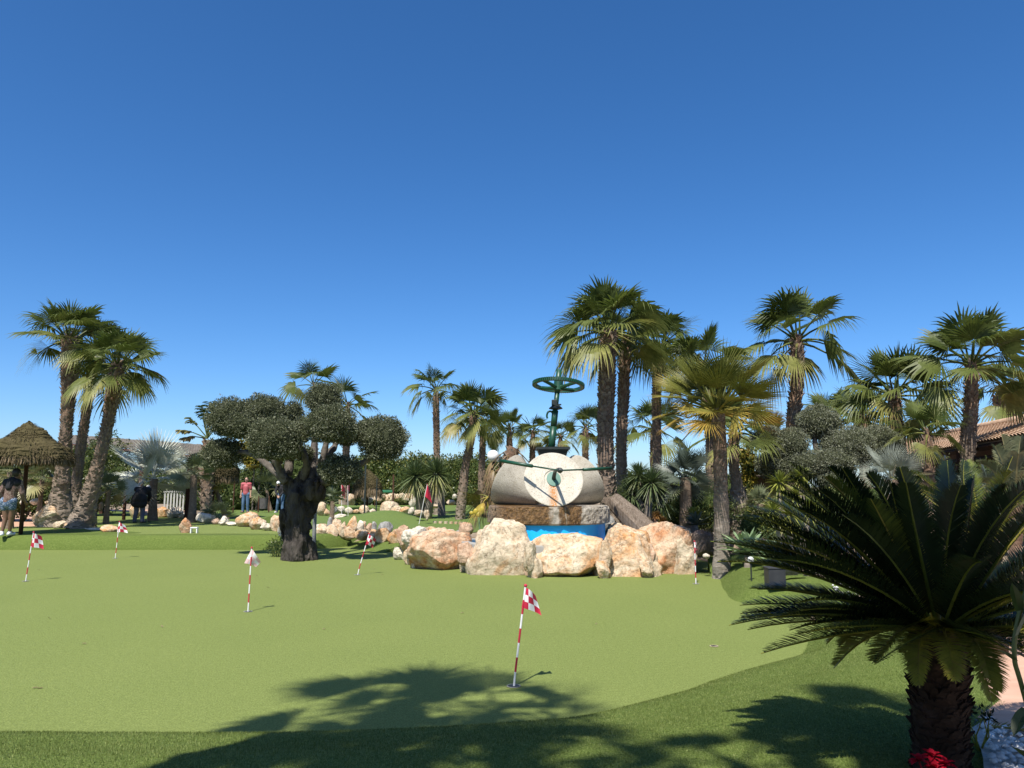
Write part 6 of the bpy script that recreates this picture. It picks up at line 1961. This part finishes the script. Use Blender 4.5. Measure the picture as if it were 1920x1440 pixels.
for i in range(15):
    f = (i + .5) / 15
    tube(mb, [E0.lerp(E1, f) - b0 - Vector((0, 0, .10)), K0.lerp(K1, f) - b0 - Vector((0, 0, .10))], .05, 4)
tube(mb, [E0 - b0 - Vector((0, 0, .45)) + v_ * .12, E1 - b0 - Vector((0, 0, .45)) + v_ * .12], .08, 4)
mb.build('beam', MT['wood'], t)
for f in (.03, .28, .53, .78, .98):
    q = E0.lerp(E1, f) + v_ * .1 - b0
    mb = MB(); box(mb, (q.x, q.y, (q.z - .1) / 2 - .05), (.16, .16, q.z), bev=.01); mb.build('post', MT['wood'], t)
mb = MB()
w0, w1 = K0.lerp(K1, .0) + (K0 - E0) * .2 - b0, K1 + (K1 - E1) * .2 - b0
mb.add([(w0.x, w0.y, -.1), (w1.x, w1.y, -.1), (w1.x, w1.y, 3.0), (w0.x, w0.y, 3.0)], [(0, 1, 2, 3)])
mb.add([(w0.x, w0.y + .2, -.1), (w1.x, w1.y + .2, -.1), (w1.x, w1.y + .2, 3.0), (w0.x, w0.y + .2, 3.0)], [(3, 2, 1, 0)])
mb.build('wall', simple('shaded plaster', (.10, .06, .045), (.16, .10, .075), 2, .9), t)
# wall lamp under the eave
mb = MB()
ball(mb, P(1774, 857, 21) - b0, .06, 14, 10, 0, (1, 1, 1.5))
mb.build('wall_lamp', MT['white'], t, smooth=True)

# small reed hut
hb_ = P(1432, 962, 21.5); hb_.z = .35
t = thing('reed_hut', hb_, 'small brown reed hut behind the yellow edged yucca', 'hut')
hw, hh = M_(60, 21.5), P(1432, 895, 21.5).z - .35
mb = MB()
for i in range(30):
    x = -hw / 2 + hw * (i + .5) / 30
    tube(mb, [Vector((x, 0, -.05)), Vector((x + random.uniform(-.01, .01), 0, hh))], hw / 62, 6, 0, True)
box(mb, (0, .25, hh / 2), (hw * .98, .42, hh))
mb.build('wall', simple('reed', (.16, .10, .055), (.30, .20, .12), 4, .9, aniso=(8, 8, .6)), t)
mb = MB()
box(mb, (0, .1, hh + .05), (hw * 1.15, .9, .07), rot=Matrix.Rotation(R(4), 3, 'Y'), bev=.01)
mb.build('roof', MT['greywood'], t)
# ------------------------------------------------------------------ people
def hand(mb, w, d, up, s=1.0):
    """palm, four unequal bent fingers and a thumb from the palm's side"""
    w, d, up = Vector(w), Vector(d).normalized(), Vector(up).normalized()
    sd = d.cross(up).normalized(); up = sd.cross(d)
    capsule(mb, w, w + d * .055 * s, .026 * s, .030 * s, 10)
    for k, (o, L) in enumerate(((-.030, .062), (-.010, .075), (.010, .070), (.029, .055))):
        a = w + d * .080 * s + sd * o * s
        b = a + d * L * .5 * s - up * .006 * s
        c = b + d * L * .42 * s - up * .022 * s
        capsule(mb, w + d * .04 * s + sd * o * .8 * s, a, .012 * s, .0105 * s, 8)
        capsule(mb, a, b, .0105 * s, .0095 * s, 8); capsule(mb, b, c, .0095 * s, .008 * s, 8)
    a = w + d * .025 * s - sd * .028 * s
    b = a + d * .035 * s - sd * .024 * s - up * .006 * s
    capsule(mb, w + d * .015 * s, a, .016 * s, .013 * s, 8); capsule(mb, a, b, .012 * s, .010 * s, 8); capsule(mb, b, b + d * .028 * s - up * .008 * s, .010 * s, .008 * s, 8)

SKIN = simple('skin', (.36, .20, .13), (.42, .245, .165), 6, .5)
SKIN2 = simple('tanned skin', (.16, .085, .055), (.21, .115, .075), 6, .5)
def person(label, loc, J, skin, sh=1.0, face=None, head_r=.098):
    """J: joints in metres; z up, x to the right in the photo, y away from the viewer"""
    t = thing('person', loc, label, 'person')
    V = {k: Vector(v) for k, v in J.items()}
    mb = MB()
    hips = (V['hipL'] + V['hipR']) / 2
    capsule(mb, hips, V['waist'], .135, .115); capsule(mb, V['waist'], V['chest'], .115, .135)
    capsule(mb, V['hipL'], V['hipR'], .11, .11); capsule(mb, V['shL'], V['shR'], .075, .075)
    capsule(mb, V['chest'], V['neck'], .12, .06); capsule(mb, V['neck'], V['head'], .055, .06)
    for s in 'LR':
        capsule(mb, V['sh' + s], V['el' + s], .055, .042); capsule(mb, V['el' + s], V['wr' + s], .042, .028)
        hd = (V['wr' + s] - V['el' + s]).normalized()
        hand(mb, V['wr' + s], V.get('hd' + s, hd), Vector((0, -1, .1)) if abs(hd.y) < .8 else Vector((0, 0, 1)))
        capsule(mb, V['hip' + s], V['kn' + s], .092, .062); capsule(mb, V['kn' + s], V['an' + s], .060, .038)
        capsule(mb, V['an' + s], V['to' + s], .042, .032)
    H, Fd = V['head'], (face or Vector((0, -1, 0))).normalized()
    sd = Fd.cross(Vector((0, 0, 1))).normalized()
    ellip(mb, H + Vector((0, 0, .02)), (head_r * .80, head_r * .95, head_r * 1.18))
    capsule(mb, H + Fd * .045 - Vector((0, 0, .05)), H + Fd * .055 - Vector((0, 0, .085)), .055, .038)
    capsule(mb, H + Fd * .095 + Vector((0, 0, .01)), H + Fd * .112 - Vector((0, 0, .022)), .010, .016)
    for k in (-1, 1): ellip(mb, H + sd * k * head_r * .82, (.016, .022, .034), 10)
    melt(mb, 'body', skin, t, .011)
    for k in (-1, 1):
        e = MB(); ball(e, H + Fd * .084 + sd * k * .032 + Vector((0, 0, .014)), .012, 10, 8); e.build('eye', MT['black'], t, smooth=True)
    e = MB(); ball(e, H + Fd * .096 - Vector((0, 0, .055)), 1, 10, 8, 0, (.024, .008, .007)); e.build('mouth', MT['redlip'], t, smooth=True)
    return t, V, H, Fd, sd
MT['redlip'] = simple('lip', (.22, .07, .06), (.25, .09, .07), 5, .5)
def clothes(t, name, mat, caps, vox=.013):
    mb = MB()
    for c in caps:
        if len(c) == 4: capsule(mb, *c)
        else: ellip(mb, *c)
    return melt(mb, name, mat, t, vox, 4)
BASE = dict(hipL=(-.095, 0, .92), hipR=(.095, 0, .92), waist=(0, 0, 1.08), chest=(0, 0, 1.28), shL=(-.185, 0, 1.42), shR=(.185, 0, 1.42), neck=(0, 0, 1.46), head=(0, -.01, 1.62),
            elL=(-.235, .03, 1.13), elR=(.235, .03, 1.13), wrL=(-.24, -.05, .88), wrR=(.24, -.05, .88), knL=(-.11, -.02, .49), knR=(.11, -.02, .49), anL=(-.12, .02, .085), anR=(.12, .02, .085), toL=(-.15, -.14, .045), toR=(.15, -.14, .045))
JEANS = simple('blue denim', (.035, .085, .16), (.09, .16, .27), 7, .8, bmp=.2, bscale=40)
DARK = simple('black cloth', (.006, .006, .008), (.012, .012, .015), 8, .85)
GREYT = simple('grey trousers', (.075, .080, .11), (.11, .115, .15), 8, .8)
REDT = simple('red tee shirt', (.30, .040, .055), (.46, .13, .14), 3, .75)
SHOEW = simple('white shoe', (.60, .60, .62), (.72, .72, .74), 6, .5)
SHOED = simple('dark shoe', (.02, .02, .022), (.04, .04, .042), 6, .5)
HAIRD = simple('dark hair', (.012, .009, .008), (.03, .022, .018), 30, .6)
HAIRG = simple('grey hair', (.30, .29, .28), (.42, .41, .40), 30, .7)

def shoes(t, V, mat):
    for s in 'LR':
        mb = MB()
        d = (V['to' + s] - V['an' + s]); d.z = 0
        a = V['an' + s] - d * .25; a.z = V['an' + s].z - .045
        b = V['to' + s].copy(); b.z = V['to' + s].z - .004
        capsule(mb, a, b, .046, .043); capsule(mb, V['an' + s] - Vector((0, 0, .02)), V['an' + s] + Vector((0, 0, .01)), .05, .046)
        melt(mb, 'shoe', mat, t, .012)

# man in the red shirt
D = 37.6
p = P(459.5, 962, D)
t, V, H, Fd, sd = person('man in a red tee shirt, jeans and sunglasses standing with arms at his sides', p, BASE, SKIN)
clothes(t, 'shirt', REDT, [(V['waist'] - Vector((0, 0, .10)), V['waist'], .158, .150), (V['waist'], V['chest'], .150, .155), (V['chest'], V['neck'] - Vector((0, 0, .03)), .15, .075), (V['shL'], V['shR'], .092, .092), (V['shL'], V['shL'].lerp(V['elL'], .72), .085, .075), (V['shR'], V['shR'].lerp(V['elR'], .72), .085, .075)])
clothes(t, 'jeans', JEANS, [(V['hipL'], V['hipR'], .122, .122), (V['waist'] - Vector((0, 0, .1)), (V['hipL'] + V['hipR']) / 2, .14, .14)] + [(V['hip' + s], V['kn' + s], .108, .078) for s in 'LR'] + [(V['kn' + s], V['an' + s], .078, .066) for s in 'LR'])
shoes(t, V, SHOED)
clothes(t, 'hair', HAIRD, [(H + Vector((0, .015, .055)), (.080, .092, .080))])
mb = MB(); box(mb, H + Fd * .096 + Vector((0, 0, .018)), (.13, .02, .035), bev=.008); mb.build('sunglasses', MT['black'], t)

# player in black, bent over a putt, seen from behind
D = 27.8
p = P(260, 979, D); p.z = ZU
J = dict(hipL=(-.11, -.06, .86), hipR=(.10, -.06, .86), waist=(0, -.04, 1.02), chest=(.02, .10, 1.16), shL=(-.20, .14, 1.22), shR=(.20, .16, 1.20), neck=(.03, .24, 1.24), head=(.10, .36, 1.25),
         elL=(-.26, .26, 1.02), elR=(.22, .28, .98), wrL=(.06, .42, .80), wrR=(.10, .42, .76), knL=(-.12, .02, .46), knR=(.11, .02, .46), anL=(-.15, -.02, .085), anR=(.13, -.02, .085), toL=(-.18, .14, .045), toR=(.17, .14, .045))
t, V, H, Fd, sd = person('player in a long black top and grey trousers bent over a putt, seen from behind', p, J, SKIN, face=Vector((.2, .7, -.6)))
clothes(t, 'top', DARK, [(V['hipL'] + Vector((-.02, 0, -.14)), V['hipR'] + Vector((.02, 0, -.16)), .16, .16), (V['hipL'], V['waist'], .185, .20), (V['hipR'], V['waist'], .185, .20), (V['waist'], V['chest'], .205, .20), (V['chest'], V['neck'], .18, .08), (V['shL'], V['shR'], .115, .115)] + [(V['sh' + s], V['el' + s], .085, .07) for s in 'LR'] + [(V['el' + s], V['wr' + s].lerp(V['el' + s], .2), .068, .045) for s in 'LR'], .014)
clothes(t, 'trousers', GREYT, [(V['hip' + s], V['kn' + s], .115, .085) for s in 'LR'] + [(V['kn' + s], V['an' + s], .085, .07) for s in 'LR'])
shoes(t, V, SHOED)
clothes(t, 'hair', HAIRG, [(H + Vector((0, -.015, .035)), (.085, .095, .10))])
mb = MB(); tube(mb, [V['shL'] + Vector((0, -.05, .11)), V['chest'] + Vector((-.06, -.10, .17)), V['neck'] + Vector((.02, -.06, .09))], .014, 6); mb.build('strap', MT['white'], t)
pp = Vector(p)
mb = MB()
g0, g1 = V['wrL'] + Vector((.02, .07, .06)), Vector((.175, .40, .03))
tube(mb, [g0, g1], [.012, .008], 8)
t2 = thing('putter', pp + g1, 'thin putter in the hands of the player in black', 'golf club')
t2.location.z = ZU
mb = MB(); tube(mb, [pp + g0 - Vector(t2.location), pp + g1 - Vector(t2.location)], [.012, .007], 8); mb.build('club_shaft', MT['black'], t2, smooth=True)
mb = MB(); box(mb, (pp + g1 - Vector(t2.location)) + Vector((.03, 0, -.008)), (.11, .03, .03), bev=.006); mb.build('club_head', MT['black'], t2)

# person leaning at the parasol pole, seen from behind
D = 20.6
p = P(10, 999, D); p.z = ZU
J = dict(hipL=(-.085, 0, .84), hipR=(.095, 0, .85), waist=(.04, .01, 1.00), chest=(.07, .01, 1.19), shL=(-.10, .02, 1.32), shR=(.23, .02, 1.30), neck=(.10, .02, 1.37), head=(.145, .03, 1.52),
         elL=(-.19, -.04, 1.07), elR=(.30, .05, 1.04), wrL=(-.13, .10, .87), wrR=(.29, .20, .84), knL=(-.06, .05, .45), knR=(.07, .07, .46), anL=(-.10, .02, .085), anR=(-.005, .16, .085), toL=(-.15, .13, .045), toR=(.02, .29, .045))
t, V, H, Fd, sd = person('person in a patterned top and denim shorts leaning at the parasol pole, legs crossed', p, J, SKIN2, face=Vector((.35, .9, 0)))
PATT, nt, b, o = new_mat('patterned cloth')
v_ = coords(nt); vo = N(nt, 'ShaderNodeTexVoronoi'); vo.inputs['Scale'].default_value = 44; nt.links.new(v_, vo.inputs['Vector'])
nt.links.new(ramp(nt, vo.outputs['Distance'], [(.2, (.34, .27, .21)), (.45, (.13, .075, .058))]), b.inputs['Base Color']); b.inputs['Roughness'].default_value = .85
SPOT, nt, b, o = new_mat('spotted denim')
v_ = coords(nt); vo = N(nt, 'ShaderNodeTexVoronoi'); vo.inputs['Scale'].default_value = 40; nt.links.new(v_, vo.inputs['Vector'])
nt.links.new(ramp(nt, vo.outputs['Distance'], [(.24, (.45, .48, .52)), (.36, (.055, .10, .17))]), b.inputs['Base Color']); b.inputs['Roughness'].default_value = .85
clothes(t, 'top', PATT, [(V['waist'] - Vector((0, 0, .09)), V['waist'], .150, .142), (V['waist'], V['chest'], .142, .148), (V['chest'], V['neck'] - Vector((0, 0, .05)), .14, .075), (V['shL'], V['shR'], .085, .085)] + [(V['sh' + s], V['el' + s], .075, .066) for s in 'LR'] + [(V['el' + s], V['wr' + s].lerp(V['el' + s], .15), .064, .05) for s in 'LR'])
clothes(t, 'shorts', SPOT, [(V['hipL'], V['hipR'], .122, .122), (V['waist'] - Vector((0, 0, .08)), (V['hipL'] + V['hipR']) / 2 - Vector((0, 0, .06)), .13, .135)] + [(V['hip' + s], V['hip' + s].lerp(V['kn' + s], .38), .115, .102) for s in 'LR'])
shoes(t, V, SHOEW)
clothes(t, 'hair', HAIRD, [(H + Vector((-.01, -.02, .03)), (.095, .105, .115)), ])
clothes(t, 'shawl', DARK, [(V['shL'] + Vector((.03, -.03, -.02)), V['shR'] + Vector((-.03, -.03, 0)), .10, .10), (V['neck'] + Vector((-.02, -.06, -.02)), V['chest'] + Vector((-.01, -.10, 0)), .10, .09)])
t.scale = (1.10, 1.10, 1.10)

# person in a white cap behind the olive trunk
D = 38.5
p = P(526, 964, D); p.z = .36
J = dict(BASE); J.update(neck=(-.06, -.10, 1.36), chest=(-.02, -.05, 1.22), head=(-.12, -.17, 1.47), shL=(-.20, -.08, 1.34), shR=(.16, -.08, 1.34), elL=(-.24, -.18, 1.08), elR=(.16, -.20, 1.06), wrL=(-.10, -.32, .88), wrR=(.02, -.34, .86), knL=(-.15, -.06, .48), anL=(-.22, .05, .085), toL=(-.25, -.11, .045), knR=(.10, -.10, .48), anR=(.12, -.12, .085), toR=(.14, -.28, .045))
t, V, H, Fd, sd = person('person in a white cap, dark jacket and jeans half behind the olive trunk', p, J, SKIN)
clothes(t, 'jacket', DARK, [(V['waist'] - Vector((0, 0, .12)), V['chest'], .155, .155), (V['chest'], V['neck'], .15, .075), (V['shL'], V['shR'], .092, .092)] + [(V['sh' + s], V['el' + s], .08, .065) for s in 'LR'] + [(V['el' + s], V['wr' + s], .062, .042) for s in 'LR'])
clothes(t, 'jeans', JEANS, [(V['hipL'], V['hipR'], .122, .122)] + [(V['hip' + s], V['kn' + s], .108, .078) for s in 'LR'] + [(V['kn' + s], V['an' + s], .078, .066) for s in 'LR'])
shoes(t, V, SHOEW)
clothes(t, 'cap', MT['white'], [(H + Vector((0, .0, .05)), (.098, .112, .095)), (H + Fd * .08 + Vector((0, 0, .035)), H + Fd * .16 + Vector((0, 0, .02)), .05, .03)])
# distant figure near the stump
D = 46.0
p = P(819, 943, D); p.z = .36
t, V, H, Fd, sd = person('distant person in navy trousers and a pale top left of the weathered stump', p, BASE, SKIN)
clothes(t, 'shirt', SHOEW, [(V['waist'] - Vector((0, 0, .10)), V['chest'], .155, .155), (V['chest'], V['neck'], .15, .075), (V['shL'], V['shR'], .092, .092)] + [(V['sh' + s], V['el' + s], .08, .07) for s in 'LR'])
clothes(t, 'trousers', simple('navy cloth', (.010, .016, .05), (.016, .024, .07), 6, .8), [(V['hipL'], V['hipR'], .122, .122)] + [(V['hip' + s], V['kn' + s], .108, .082) for s in 'LR'] + [(V['kn' + s], V['an' + s], .08, .07) for s in 'LR'])
shoes(t, V, SHOED)
clothes(t, 'hair', HAIRD, [(H + Vector((0, .015, .055)), (.086, .10, .09))])

# objects that hold parts only are plain empties; nothing else to do
bpy.context.view_layer.update()
